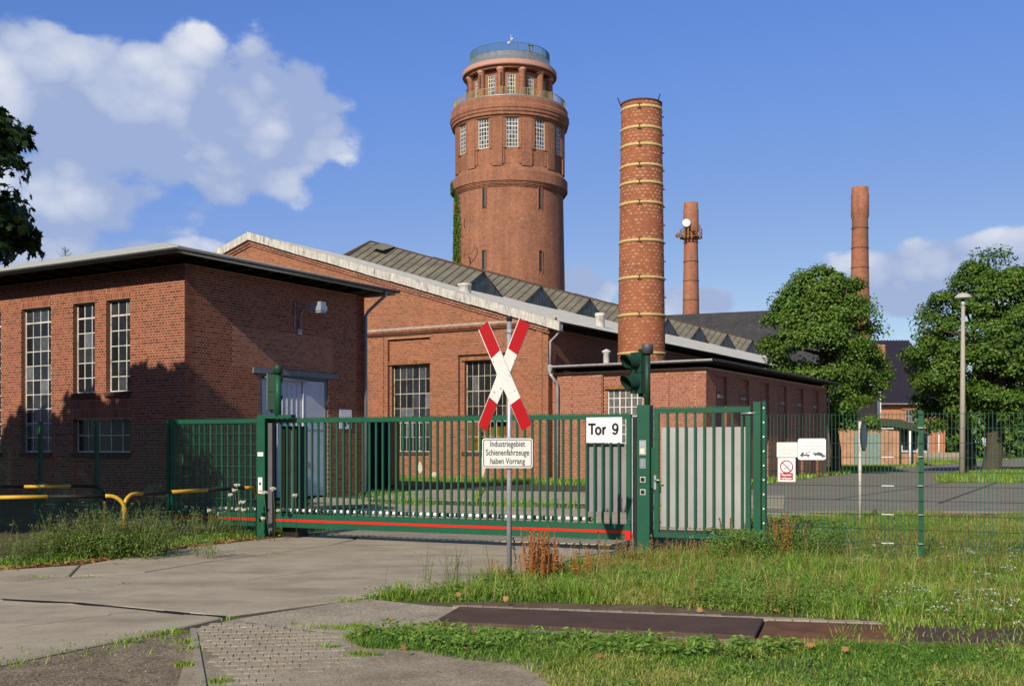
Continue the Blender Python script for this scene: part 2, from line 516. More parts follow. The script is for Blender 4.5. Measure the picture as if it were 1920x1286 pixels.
M['signal_back'] = plain('signal_grey_green', (0.10, 0.15, 0.11), 0.6, var=0.1)
M['wire'] = plain('fence_wire_green', (0.014, 0.085, 0.052), 0.5)
M['galv'] = plain('galvanised_steel', (0.40, 0.44, 0.49), 0.42, 0.35, var=0.12, scale=9, dirt=(0.15, 0.15, 0.16), dirt_amt=0.4)
M['steel'] = plain('brushed_steel', (0.50, 0.51, 0.52), 0.35, 0.7, var=0.1)
M['white'] = plain('white_enamel', (0.78, 0.79, 0.79), 0.4, var=0.03)
M['signwhite'] = plain('sign_off_white', (0.70, 0.71, 0.68), 0.45, var=0.04)
M['red'] = plain('sign_red', (0.42, 0.004, 0.008), 0.4, var=0.06)
M['redtape'] = plain('red_stripe', (0.62, 0.012, 0.004), 0.45, var=0.05)
M['print'] = plain('print_black', (0.012, 0.013, 0.016), 0.5)
M['print_grey'] = plain('print_faded_grey', (0.50, 0.51, 0.52), 0.5)
M['print_pink'] = plain('print_faded_pink', (0.68, 0.57, 0.55), 0.5)
M['alu'] = plain('aluminium_sheet', (0.36, 0.36, 0.365), 0.5, 0.3, var=0.12, scale=1.3, dirt=(0.42, 0.42, 0.42), dirt_amt=0.4, dscale=4)
M['alu_dull'] = plain('dull_aluminium', (0.24, 0.24, 0.24), 0.6, 0.2, var=0.15, scale=1.5, dirt=(0.14, 0.13, 0.12), dirt_amt=0.5)
M['yellow'] = plain('railing_yellow', (0.62, 0.36, 0.035), 0.5, var=0.12, dirt=(0.35, 0.24, 0.08), dirt_amt=0.4, dscale=7)
M['band'] = plain('chimney_band_yellow', (0.55, 0.41, 0.17), 0.7, var=0.15, dirt=(0.32, 0.22, 0.1), dirt_amt=0.4)
M['slate'] = brick_flat('slate_roof', (0.055, 0.053, 0.056), (0.043, 0.042, 0.045), (0.03, 0.03, 0.032), bw=0.5, rh=0.35, stain=0.3, stain_col=(0.07, 0.065, 0.06))
M['tile'] = plain('roof_tile_aubergine', (0.030, 0.024, 0.040), 0.35, var=0.2, spec=0.5)
M['greendoor'] = plain('shed_door_sage', (0.20, 0.29, 0.26), 0.7)
M['concrete_pole'] = plain('concrete_pole', (0.37, 0.33, 0.28), 0.9, var=0.12)
M['bark'] = plain('bark', (0.075, 0.058, 0.042), 0.95, var=0.4, scale=14, bump=0.6)
M['rail_rust'] = plain('rusty_plate', (0.085, 0.050, 0.038), 0.8, var=0.25, scale=3, dirt=(0.13, 0.068, 0.04), dirt_amt=0.5, bump=0.15)
M['rail_rust2'] = plain('rusty_plate_orange', (0.14, 0.066, 0.036), 0.85, var=0.3, scale=4, dirt=(0.24, 0.095, 0.03), dirt_amt=0.7, bump=0.15)
M['lamp_grey'] = plain('lamp_hood_mottled', (0.40, 0.40, 0.36), 0.8, var=0.4, scale=18)
M['machine_yellow'] = plain('machine_yellow', (0.62, 0.36, 0.02), 0.5)
def ground_mat(name, stops, scale=3.0, speck=None, rough=0.95, bump=0.3, bscale=60, blot=None):
    m, nt, b = new_mat(name)
    c = ramp_of(nt, noise_of(nt, scale, 9, 0.65), stops)
    if blot:
        f = ramp_of(nt, noise_of(nt, blot[0], 7, 0.6, stretch=blot[3] if len(blot) > 3 else None), [(0.5, (0, 0, 0)), (0.68, (blot[1],) * 3)])
        c = mixcol(nt, f, c, blot[2])
    if speck:
        v = nd(nt, 'ShaderNodeTexVoronoi')
        v.inputs['Scale'].default_value = speck[0]
        g = nd(nt, 'ShaderNodeNewGeometry')
        nt.links.new(g.outputs['Position'], v.inputs['Vector'])
        f = ramp_of(nt, v.outputs['Color'], [(0.2, (speck[1],) * 3), (0.8, (speck[2],) * 3)])
        c = mixcol(nt, 1.0, c, f, 'MULTIPLY')
    h = noise_of(nt, bscale, 6, 0.7)
    nt.links.new(c, b.inputs['Base Color'])
    b.inputs['Roughness'].default_value = rough
    b.inputs['Specular IOR Level'].default_value = 0.2
    add_bump(nt, b, h, bump, 0.01)
    return m
M['concrete'] = ground_mat('concrete_slab', [(0.3, (0.315, 0.268, 0.20)), (0.5, (0.39, 0.335, 0.255)), (0.7, (0.45, 0.39, 0.30))], 1.3, (130, 0.84, 1.12), bump=0.25, blot=(0.7, 0.55, (0.20, 0.16, 0.115), (0.8, 2.2, 1.0)))
M['concrete_w'] = ground_mat('concrete_exposed_gravel', [(0.3, (0.33, 0.282, 0.212)), (0.7, (0.46, 0.40, 0.308))], 2.0, (70, 0.62, 1.25), bump=0.5, bscale=90, blot=(0.9, 0.4, (0.22, 0.19, 0.15)))
M['asphalt'] = ground_mat('asphalt_old', [(0.3, (0.20, 0.178, 0.148)), (0.7, (0.27, 0.24, 0.20))], 0.7, (40, 0.8, 1.1), bump=0.3)
M['gravel'] = ground_mat('gravel_earth', [(0.3, (0.15, 0.118, 0.08)), (0.55, (0.255, 0.205, 0.145)), (0.75, (0.35, 0.29, 0.21))], 3.5, (85, 0.45, 1.45), bump=1.0, bscale=55, blot=(1.2, 0.5, (0.12, 0.095, 0.066)))
M['paver'] = ground_mat('paver_concrete', [(0.3, (0.30, 0.255, 0.19)), (0.7, (0.41, 0.352, 0.265))], 1.8, (120, 0.8, 1.15), bump=0.3, blot=(1.6, 0.5, (0.29, 0.25, 0.2)))
M['earth'] = ground_mat('earth_under_grass', [(0.3, (0.07, 0.062, 0.030)), (0.55, (0.105, 0.095, 0.045)), (0.75, (0.15, 0.125, 0.07))], 1.2, (60, 0.7, 1.25), bump=0.6)
M['sandy'] = ground_mat('sandy_worn_ground', [(0.3, (0.26, 0.212, 0.152)), (0.55, (0.36, 0.302, 0.222)), (0.75, (0.43, 0.368, 0.278))], 2.2, (95, 0.65, 1.25), bump=0.5, bscale=70, blot=(1.6, 0.45, (0.17, 0.135, 0.09)))
M['soil'] = ground_mat('brown_soil', [(0.3, (0.10, 0.068, 0.042)), (0.55, (0.165, 0.115, 0.072)), (0.75, (0.22, 0.165, 0.11))], 2.5, (80, 0.6, 1.3), bump=0.8, bscale=60)
M['joint'] = plain('joint_filling', (0.075, 0.062, 0.045), 0.95, var=0.3)
M['kerb'] = plain('kerb_concrete', (0.31, 0.27, 0.215), 0.9, var=0.15)
GR = [(0.0, (0.08, 0.18, 0.02)), (0.4, (0.21, 0.41, 0.045)), (0.75, (0.34, 0.54, 0.075)), (0.92, (0.44, 0.52, 0.13)), (1.0, (0.54, 0.46, 0.2))]
M['grass'] = leafy('grass_blades', GR, 0.35, patch=(0.8, 0.35, (0.32, 0.33, 0.085)))
M['grass_dark'] = leafy('grass_dark_blades', [(0.0, (0.07, 0.165, 0.02)), (0.6, (0.155, 0.32, 0.04)), (1.0, (0.26, 0.42, 0.07))], 0.35)
M['grass_dry'] = leafy('grass_yellow_blades', [(0.0, (0.20, 0.27, 0.04)), (0.5, (0.36, 0.41, 0.08)), (0.8, (0.46, 0.40, 0.14)), (1.0, (0.55, 0.46, 0.22))], 0.3)
M['herb'] = leafy('herb_leaves', [(0.0, (0.09, 0.18, 0.03)), (0.6, (0.175, 0.31, 0.05)), (1.0, (0.28, 0.41, 0.085))], 0.35)
M['weed'] = leafy('weed_leaves', [(0.0, (0.10, 0.14, 0.04)), (0.6, (0.18, 0.23, 0.07)), (1.0, (0.28, 0.31, 0.12))], 0.35)
M['sorrel'] = leafy('sorrel_seed', [(0.0, (0.30, 0.10, 0.025)), (0.5, (0.48, 0.19, 0.045)), (1.0, (0.55, 0.28, 0.09))], 0.3)
M['sorrel_pale'] = leafy('sorrel_seed_pale', [(0.0, (0.30, 0.16, 0.05)), (0.5, (0.36, 0.22, 0.075)), (1.0, (0.30, 0.26, 0.09))], 0.3)
M['petal'] = leafy('white_petals', [(0.0, (0.62, 0.62, 0.56)), (1.0, (0.78, 0.78, 0.74))], 0.3)
M['yellow_petal'] = leafy('yellow_petals', [(0.0, (0.5, 0.42, 0.06)), (1.0, (0.6, 0.55, 0.12))], 0.3)
M['dead'] = leafy('dry_leaves', [(0.0, (0.24, 0.10, 0.035)), (0.5, (0.42, 0.20, 0.075)), (1.0, (0.55, 0.33, 0.16))], 0.2)
LV = [(0.0, (0.038, 0.095, 0.012)), (0.5, (0.085, 0.185, 0.022)), (0.85, (0.15, 0.27, 0.036)), (1.0, (0.26, 0.31, 0.06))]
M['leaf1'] = leafy('maple_leaves', LV, 0.3, 0.45, 0.3, patch=(0.9, 0.5, (0.13, 0.19, 0.03)))
M['leaf2'] = leafy('lime_leaves', [(p, (c[0] * 1.05, c[1] * 1.0, c[2])) for p, c in LV], 0.3, 0.45, 0.3, patch=(0.7, 0.5, (0.05, 0.10, 0.016)))
M['leaf_dark'] = leafy('maple_leaves_painted_shade', [(0.0, (0.014, 0.032, 0.008)), (0.7, (0.028, 0.055, 0.011)), (1.0, (0.06, 0.085, 0.02))], 0.15, 0.5, 0.2)  # shade of neighbouring trees is put into this darker leaf colour
M['ivy'] = leafy('ivy_leaves', [(0.0, (0.055, 0.115, 0.012)), (1.0, (0.12, 0.21, 0.028))], 0.25)
M['conifer'] = leafy('bare_twigs', [(0.0, (0.10, 0.11, 0.07)), (1.0, (0.20, 0.20, 0.14))], 0.1)

# ------------------------------------------------------------------ masonry
BOXQ = np.array([(0, 3, 2, 1), (4, 5, 6, 7), (0, 1, 5, 4), (1, 2, 6, 5), (2, 3, 7, 6), (3, 0, 4, 7)])
class Bricks:                                           # collects the bricks of one building
    def __init__(s):
        s.c = []; s.meta = []
    def brick(s, F, a0, a1, z0, z1, d0, d1, full, vis):
        p = F.p
        s.c.append([p(a0, z0, d0), p(a1, z0, d0), p(a1, z0, d1), p(a0, z0, d1), p(a0, z1, d0), p(a1, z1, d0), p(a1, z1, d1), p(a0, z1, d1)])
        s.meta.append((F, (a0 + a1) / 2, (z0 + z1) / 2, (d0 + d1) / 2, full and vis))
    def wall(s, F, w, z0, ztop, openings, proud=0.0009, base=0.0, course=0.077, vis=lambda a, z: True, a_start=0.0, flip=0):
        nc = int((max(ztop(a) for a in np.linspace(a_start, w, 60)) - z0) / course + 1e-6)
        aa = np.linspace(a_start, w, 400)
        tops = np.array([ztop(a) for a in aa])
        for i in range(nc):
            za, zb = z0 + i * course, z0 + i * course + course - 0.014
            ok = tops >= zb + 0.005
            if not ok.any():
                break
            iv = [(aa[ok][0], aa[ok][-1])]
            for (o0, o1, oz0, oz1) in openings:
                if oz0 < zb - 0.01 and oz1 > za + 0.01:
                    nv = []
                    for (x, y) in iv:
                        if o1 <= x or o0 >= y:
                            nv.append((x, y))
                        else:
                            if o0 > x: nv.append((x, o0))
                            if o1 < y: nv.append((o1, y))
                    iv = nv
            head = i % 2 == 0
            L = 0.125 if head else 0.25
            off = (0.0625 if head else (0.0 if (i // 2) % 2 else 0.125)) + 0.03 * flip
            for (x, y) in iv:
                k = math.floor((x - off) / L)
                while off + k * L < y:
                    b0, b1 = max(off + k * L, x), min(off + (k + 1) * L - 0.013, y)
                    if b1 - b0 > 0.03:
                        jd = random.uniform(-0.25, 0.25) * proud
                        full = (not head) and (b1 - b0 > 0.232)
                        mid = ((b0 + b1) / 2, (za + zb) / 2)
                        s.brick(F, b0, b1, za, zb, base - 0.03, base + proud + jd, full, full and vis(*mid))
                    k += 1
    def soldiers(s, F, a0, a1, z0, z1, rows, proud=0.0015, base=0.0):
        h = (z1 - z0) / rows
        for r in range(rows):
            x = a0 - (0.04 if r % 2 else 0)
            while x < a1:
                b0, b1 = max(x, a0), min(x + 0.063, a1)
                if b1 - b0 > 0.02:
                    s.brick(F, b0, b1, z0 + r * h, z0 + (r + 1) * h - 0.011, base - 0.03, base + proud + random.uniform(-.0004, .0004), False, False)
                x += 0.077
    def finish(s, mat, root, wall_part, n=300):
        idx = [i for i, m in enumerate(s.meta) if m[4]]
        idx.sort(key=lambda i: np.linalg.norm(s.meta[i][0].p(*s.meta[i][1:4]) - V3(0, 0, 1.6)))
        pick = set(idx[:n])
        me = MB().box(-0.1185, 0.1185, -0.01545, 0.01545, -0.0315, 0.0315).mesh('brick', mat)
        o = org_of(root)
        for i in pick:
            F, a, z, d, _ = s.meta[i]
            link('brick', me, wall_part, loc=tuple(F.p(a, z, d) - o), rz=F.ang)
        rest = np.array([c for i, c in enumerate(s.c) if i not in pick]).reshape(-1, 3) - o
        nb = len(rest) // 8
        Fq = (np.arange(nb)[:, None, None] * 8 + BOXQ[None]).reshape(-1, 4)
        link('brickwork', np_mesh('brickwork', rest, Fq, mat), wall_part, kind='stuff')

def wall_body(mb, F, w, z0, z1, openings, thick=0.4, a_start=0.0, base=0.0):
    """the mortar body behind the bricks, in cells round its openings; slot 0 mortar, slot 1 the reveals"""
    xs = sorted(set([a_start, w] + [x for o in openings for x in o[:2] if a_start < x < w]))
    zs = sorted(set([z0, z1] + [z for o in openings for z in o[2:] if z0 < z < z1]))
    for i in range(len(xs) - 1):
        for j in range(len(zs) - 1):
            mx, mz = (xs[i] + xs[i + 1]) / 2, (zs[j] + zs[j + 1]) / 2
            if any(o[0] < mx < o[1] and o[2] < mz < o[3] for o in openings):
                continue
            p = F.p
            c = [p(xs[i], zs[j], base - thick), p(xs[i + 1], zs[j], base - thick), p(xs[i + 1], zs[j], base), p(xs[i], zs[j], base),
                 p(xs[i], zs[j + 1], base - thick), p(xs[i + 1], zs[j + 1], base - thick), p(xs[i + 1], zs[j + 1], base), p(xs[i], zs[j + 1], base)]
            o = len(mb.v)
            mb.corners(c, 1)
            mb.m[-2] = 0                                # the outer face shows mortar
def window(root, F, a0, a1, z0, z1, cols, rows, depth, mf, mg, bar=0.03, frame=0.05, thick_rows=(), thick_cols=(), pane_slope=0.012, name='window', skip=()):
    fr = MB()
    d0, d1 = -depth - 0.05, -depth
    fr.fbox(F, a0, a0 + frame, z0, z1, d0, d1); fr.fbox(F, a1 - frame, a1, z0, z1, d0, d1)
    fr.fbox(F, a0 + frame, a1 - frame, z0, z0 + frame, d0, d1 - 0.003); fr.fbox(F, a0 + frame, a1 - frame, z1 - frame, z1, d0, d1 - 0.003)
    cw, rh = (a1 - a0) / cols, (z1 - z0) / rows
    for c in range(1, cols):
        b = bar * (1.8 if c in thick_cols else 1) / 2
        fr.fbox(F, a0 + c * cw - b, a0 + c * cw + b, z0 + frame, z1 - frame, d0 + 0.01, d1 - 0.006)
    for r in range(1, rows):
        b = bar * (1.8 if r in thick_rows else 1) / 2
        fr.fbox(F, a0 + frame, a1 - frame, z0 + r * rh - b, z0 + r * rh + b, d0 + 0.012, d1 - 0.009)
    w = fr.build(name, mf, root)
    o = org_of(root)
    pm = MB().box(-(cw / 2), cw / 2, -0.003, 0.003, -rh / 2, rh / 2).mesh('pane', mg)
    for c in range(cols):
        for r in range(rows):
            if (c, r) in skip:
                continue
            ob = link('pane', pm, w, loc=tuple(F.p(a0 + (c + 0.5) * cw, z0 + (r + 0.5) * rh, -depth - 0.028) - o))
            ob.rotation_euler = (random.uniform(-pane_slope, pane_slope), 0, F.ang + random.uniform(-pane_slope, pane_slope))
    return w
# ------------------------------------------------------------------ ground, roads and paving (the setting)
def sheet(mb, pts, z, mi=0):
    return mb.add([(p[0], p[1], z) for p in pts], [tuple(range(len(pts)))], mi)
g0 = MB().add([(-700, -60, 0), (700, -60, 0), (700, 1500, 0), (-700, 1500, 0)], [(0, 1, 2, 3)]).build('ground', M['earth'])
g0['kind'] = 'structure'
def slab_mesh(pts, z0, z1, bev=0.012):
    """a slab with a small chamfer round its top"""
    pts = [np.array((p[0], p[1])) for p in pts]
    c = sum(pts) / len(pts)
    n = len(pts)
    mb = MB()
    inn = []
    for p in pts:
        d = c - p
        inn.append(p + d / np.linalg.norm(d) * bev * 1.4)
    vs = [(p[0], p[1], z0) for p in pts] + [(p[0], p[1], z1 - bev) for p in pts] + [(p[0], p[1], z1) for p in inn]
    fs = [tuple(range(2 * n, 3 * n))]
    for i in range(n):
        j = (i + 1) % n
        fs += [(i, j, n + j, n + i), (n + i, n + j, 2 * n + j, 2 * n + i)]
    return mb.add(vs, fs)
def gp(*pairs):
    return [G(*p) for p in pairs]
road = sheet(MB(), [V3(-14, 10.6), V3(-7.6, 13.3), *gp((150, 1062), (330, 1031), (520, 1010), (640, 1000)), V3(-3.2, 24), V3(6, 24), *gp((1210, 1046), (1120, 1058), (940, 1088), (690, 1122), (640, 1130), (430, 1163), (330, 1184), (0, 1252)), V3(-5, 7.2), V3(-14, 3.5)], 0.004).build('concrete_road', M['joint'])
road['kind'] = 'structure'
gq = lambda px, py: G(px, py)
slabs = [
    [V3(-14, 10.6), V3(-7.6, 13.3), gq(150, 1062), gq(130, 1082), gq(0, 1096), V3(-13, 8.9)],
    [gq(152, 1062), gq(330, 1031), gq(520, 1010), gq(640, 1000), gq(665, 1013), gq(620, 1024), gq(400, 1054), gq(270, 1075), gq(133, 1083)],
    [V3(-12.9, 8.8), gq(0, 1097), gq(132, 1084), gq(270, 1076), gq(400, 1055), gq(620, 1025), gq(667, 1014), gq(680, 1005), gq(1190, 1031), gq(1150, 1053), gq(940, 1086), gq(692, 1121), gq(640, 1129), gq(420, 1158), gq(240, 1141), gq(0, 1126), V3(-10, 7.4)],
    [V3(-10, 7.25), gq(0, 1128), gq(240, 1143), gq(418, 1161), gq(328, 1182), gq(0, 1250), V3(-5, 7.25)],
]
for sl in slabs:
    slab_mesh(sl, 0.0, 0.022).build('slab', M['concrete'], road)
# yard behind the gate
yard = sheet(MB(), [V3(-9.5, 24.0), V3(-5.6, 37.0), V3(-4, 46), V3(1.0, 49.2), V3(9.2, 44.6), V3(7, 33), V3(4.6, 24.0)], 0.004).build('yard', M['joint'])
yard['kind'] = 'structure'
ys = [
    [gq(520, 1003), gq(1190, 1024), V3(2.4, 21.5), V3(-4.6, 24.0)],
    [V3(-4.4, 24.2), V3(2.2, 21.7), V3(5.0, 27.0), V3(-3.6, 31.0)],
    [V3(2.4, 21.6), V3(5.6, 20.4), V3(9.6, 25.4), V3(5.2, 26.9)],
    [V3(-4.6, 34.0), V3(-1.2, 32.6), V3(-1.2, 40.5), V3(-3.6, 41.5)],
    [V3(-1.0, 32.5), V3(3.2, 30.6), V3(4.0, 38.4), V3(-1.0, 40.4)],
    [V3(3.4, 30.5), V3(7.2, 29.0), V3(9.0, 36.0), V3(4.2, 38.3)],
    [V3(-5.6, 30.0), V3(-3.8, 31.2), V3(-4.8, 34.0), V3(-6.3, 35.0)],
]
for q in ys:
    slab_mesh(q, 0.0, 0.02).build('slab', M['concrete'], yard)
# gravel apron and gravelled concrete in front
ap = sheet(MB(), [V3(-6, 5), *gp((0, 1252), (330, 1184), (362, 1181)), V3(-1.9, 7.0), V3(-1.6, 5)], 0.008).build('gravel_patch', M['gravel']); ap['kind'] = 'structure'
cw = sheet(MB(), gp((432, 1163), (640, 1130), (690, 1124), (800, 1136), (880, 1141), (850, 1150), (805, 1168), (640, 1190), (560, 1182)), 0.009).build('gravel_concrete', M['concrete_w']); cw['kind'] = 'structure'
dirt = sheet(MB(), [*gp((600, 1178), (830, 1160), (1000, 1178), (1010, 1230), (1060, 1286)), V3(0.9, 6.2), V3(-1.8, 5.4), V3(-1.6, 8.2)], 0.006).build('worn_earth', M['sandy']); dirt['kind'] = 'structure'
e2 = sheet(MB(), gp((850, 1128), (1240, 1135), (1500, 1160), (1660, 1166), (1660, 1186), (1430, 1176), (860, 1144)), 0.005).build('bare_earth_strip', M['soil']); e2['kind'] = 'structure'
# interlocking block paving
pv = thing('block_paving', 'interlocking grey concrete block paving beside the gravel', 'paving', (0, 0, 0)); pv['kind'] = 'structure'
pz = sheet(MB(), [*gp((364, 1181), (432, 1164), (560, 1183), (640, 1192), (660, 1215)), V3(-0.75, 8.0), V3(-0.2, 7.0), V3(-0.3, 5.5), V3(-1.8, 5.5)], 0.0115).build('bedding', M['sandy'], pv)
pa, pb = np.array((0.985, 0.17)), np.array((-0.17, 0.985))
pl_poly = [np.array(p[:2]) for p in [*gp((364, 1181), (432, 1166), (560, 1184), (632, 1193), (650, 1215)), V3(-1.15, 8.3), V3(-0.9, 7.7), V3(-0.75, 7.1), V3(-1.8, 7.1)]]
def inside(poly, x, y):
    x = np.asarray(x, float); y = np.asarray(y, float)
    c = np.zeros(x.shape, bool)
    n = len(poly)
    for i in range(n):
        x0, y0 = poly[i][0], poly[i][1]; x1, y1 = poly[(i + 1) % n][0], poly[(i + 1) % n][1]
        if y0 == y1:
            continue
        cond = ((y0 > y) != (y1 > y)) & (x < (x1 - x0) * (y - y0) / (y1 - y0) + x0)
        c ^= cond
    return c
hw, hh = 0.0555, 0.0765
shape = [(-hw, -hh + .012), (-hw * .45, -hh + .012), (-hw * .15, -hh), (hw * .15, -hh), (hw * .45, -hh + .012), (hw, -hh + .012),
         (hw - .004, 0), (hw, hh - .012), (hw * .45, hh - .012), (hw * .15, hh), (-hw * .15, hh), (-hw * .45, hh - .012), (-hw, hh - .012), (-hw + .004, 0)]
pm = slab_mesh([V3(*p) for p in shape], -0.02, 0.018, 0.003).mesh('paving_block', M['paver'])
i = 0
for r in range(-4, 34):
    for c in range(-30, 36):
        p = np.array((-2.0, 6.3)) + pa * (c * 0.113 + (0.0565 if r % 2 else 0)) + pb * (r * 0.156)
        if inside(pl_poly, p[0], p[1]):
            ob = link('paving_block', pm, pv, loc=(p[0], p[1], random.uniform(-0.003, 0.003) - max(0, p[0] + 1.75) * .011 - max(0, 8.2 - p[1]) * 0.004), rz=math.atan2(pa[1], pa[0]) + random.uniform(-.01, .01))
            ob.rotation_euler[0] = random.uniform(-.012, .012)
ed = MB()
e0, e1 = G(362, 1181)[:2], np.array((-1.78, 6.4))
dv = (e1 - e0) / np.linalg.norm(e1 - e0); nv = np.array((-dv[1], dv[0]))
ed.corners([(*(e0 - nv * .025), -0.05), (*(e1 - nv * .025), -0.05), (*(e1 + nv * .025), -0.05), (*(e0 + nv * .025), -0.05), (*(e0 - nv * .025), 0.022), (*(e1 - nv * .025), 0.022), (*(e1 + nv * .025), 0.022), (*(e0 + nv * .025), 0.022)])
ed.build('edging_stone', M['kerb'], pv)
# asphalt road on the right, its kerb, the far verges
ro = sheet(MB(), [V3(4.6, 26.9), V3(9.5, 27.5), V3(30, 26.0), V3(60, 24), V3(60, 55), *gp((1920, 905), (1760, 905), (1752, 897), (1800, 889), (1860, 879), (1990, 870), (1990, 858), (1900, 861), (1800, 868), (1720, 875), (1640, 883), (1540, 894), (1440, 907)), V3(8.6, 40), V3(6.0, 34)], 0.004).build('asphalt_road', M['asphalt']); ro['kind'] = 'structure'
ro2 = sheet(MB(), [V3(60, 100), V3(90, 104), V3(90, 112), V3(60, 108)], 0.006).build('side_road', M['asphalt']); ro2['kind'] = 'structure'
crack = MB()
def strip(mb, pts, w, z):
    for a, b in zip(pts[:-1], pts[1:]):
        a, b = np.array(a[:2]), np.array(b[:2])
        d = (b - a) / np.linalg.norm(b - a); n = np.array((-d[1], d[0])) * w
        mb.add([(*(a - n), z), (*(b - n), z), (*(b + n), z), (*(a + n), z)], [(0, 1, 2, 3)])
kb = MB()
strip(kb, [V3(4.6, 26.5), V3(9.5, 27.1), V3(30, 25.6), V3(60, 23.6)], 0.45, 0.01)
kb.build('road_edge_strip', M['concrete_w'], None, kind='structure')
seam = MB()
strip(seam, [G(1760, 944), G(1868, 905)], 0.06, 0.008); strip(seam, [G(1560, 937), G(1780, 905)], 0.05, 0.008)
seam.build('asphalt_seam', M['joint'], ro)
pat = MB()
for a, b, w in ((G(0, 1127), G(140, 1134), .03), (G(140, 1134), G(300, 1150), .035), (G(300, 1150), G(350, 1155), .06), (G(350, 1155), G(424, 1160), .035)):
    strip(pat, [a, b], w, 0.0255)
pat.build('tar_joint', M['black'], road)
rk = random.Random(12)
for (a, b) in (((455, 1092), (640, 1068)), ((700, 1040), (860, 1052)), ((30, 1180), (260, 1150)), ((560, 1010), (700, 1030)), ((860, 1060), (930, 1078)), ((120, 1105), (180, 1112))):
    A_, B_ = G(*a), G(*b)
    pts = [A_ + (B_ - A_) * t + V3(rk.uniform(-.06, .06), rk.uniform(-.06, .06), 0) * (0 < t < 1) for t in np.linspace(0, 1, 11)]
    mbc = MB()
    strip(mbc, pts, .0035, 0.0235)
    mbc.build('crack', M['joint'], road)
# steel cover plates and the track they belong to
def plate(name, pts, z, m, label):
    o = slab_mesh(pts, 0.0, z, 0.008).build(name, m)
    o['label'] = label; o['category'] = 'plate'; o['group'] = 'rusty steel cover plates over the track channel'
    return o
plate('cover_plate', gp((860, 1146), (1432, 1169), (1415, 1203), (812, 1174)), 0.05, M['rail_rust'], 'long dark brown rusty steel plate in the grass nearest the paving')
plate('cover_plate', gp((1437, 1170), (1664, 1178), (1676, 1207), (1420, 1204)), 0.036, M['rail_rust2'], 'orange rusty steel plate in the grass, middle one of the row')
plate('cover_plate', gp((1684, 1180), (1960, 1190), (1985, 1216), (1690, 1208)), 0.03, M['rail_rust'], 'rusty steel plate at the right end of the row, half overgrown')
cs = MB()
for k in range(26):
    t = k / 25
    for (pa_, pb_, off) in ((G(812, 1176), G(1415, 1206), -0.09), (G(862, 1143), G(1640, 1174), 0.09)):
        q = pa_ + (pb_ - pa_) * t
        cs.box(q[0] - .075, q[0] + .07, q[1] + off - .06, q[1] + off + .06, 0, 0.025 + random.uniform(0, .008))
cs.build('edge_setts', M['paver'], None, kind='stuff', label='small grey setts lining the steel plates')
tr = thing('railway_track', 'rusty rails of a sunken track in grass beyond the mesh fence', 'track', (8.6, 25.2, 0))
for off in (0.0, -0.72):
    a, b = np.array((7.6, 25.35 + off)), np.array((34, 23.6 + off))
    d = (b - a) / np.linalg.norm(b - a); n = np.array((-d[1], d[0])) * .035
    m = MB().corners([(*(a - n), 0), (*(b - n), 0), (*(b + n), 0), (*(a + n), 0), (*(a - n), .09), (*(b - n), .09), (*(b + n), .09), (*(a + n), .09)])
    m.build('rail', M['rail_rust2'], tr)

# ------------------------------------------------------------------ left brick building
C0 = V3(-9.1, 30.4, 0)
LB = thing('brick_workshop', 'red brick building with low grey roof and pale double door at left', 'building', C0)
FL = Frame(C0, -Wd, -U)          # its long window front
FS = Frame(C0, U, Wd)            # its door side
HB = 6.72
w_open = [(2.25, 3.30, 3.234, 5.92), (3.80, 4.80, 3.234, 5.92), (5.83, 7.30, 1.463, 5.92), (2.25, 4.80, 1.463, 2.464), (8.33, 9.80, 1.463, 5.92), (10.6, 12.0, 1.463, 5.92)]
m_open = [(a, b, c - 0.005, 6.314) if i != 3 else (a, b, c - 0.005, 3.003) for i, (a, b, c, d) in enumerate(w_open)]
d_open = [(2.94, 6.02, 0.0, 3.83)]
wb = MB()
wall_body(wb, FL, 18, 0, HB, w_open)
wall_body(wb, FS, 7.88, 0, HB, d_open, a_start=0.402)
wb.fbox(Frame(C0 + 7.88 * U, -Wd, U), 0, 18, 0, HB, -0.4, 0, 1)
wb.fbox(Frame(C0 - 18 * Wd, U, -Wd), 0, 7.4, 0, HB, -0.4, 0, 1)
lwall = wb.build('wall', [M['mortar_l'], M['reveal']], LB)
bk = Bricks()
bk.wall(FL, 10.8, 0.0, lambda a: HB, m_open, vis=lambda a, z: z > 2.2)
bk.wall(FS, 7.88, 0.0, lambda a: HB, [(2.94, 6.02, 0, 3.83), (1.83, 6.25, 4.0, 5.159), (2.6, 6.5, 3.83, 4.0)], proud=.0003, vis=lambda a, z: z > 2.2)
for i, (a, b, c, d) in enumerate(w_open[:5]):
    if i != 3:
        bk.soldiers(FL, a, b, d + .012, 6.314, 2)
bk.soldiers(FL, 2.25, 4.80, 2.476, 3.003, 2)
bk.finish(M['brick_l'], LB, lwall)
bi = Bricks()
bi.wall(FS, 6.25, 4.004, lambda a: 5.16, [], proud=.0004, base=0.0, a_start=1.83, flip=1)
rest = np.array(bi.c).reshape(-1, 3) - org_of(LB)
Fq = (np.arange(len(rest) // 8)[:, None, None] * 8 + BOXQ[None]).reshape(-1, 4)
link('infill_brickwork', np_mesh('infill_brickwork', rest, Fq, M['brick_infill']), lwall, kind='stuff')
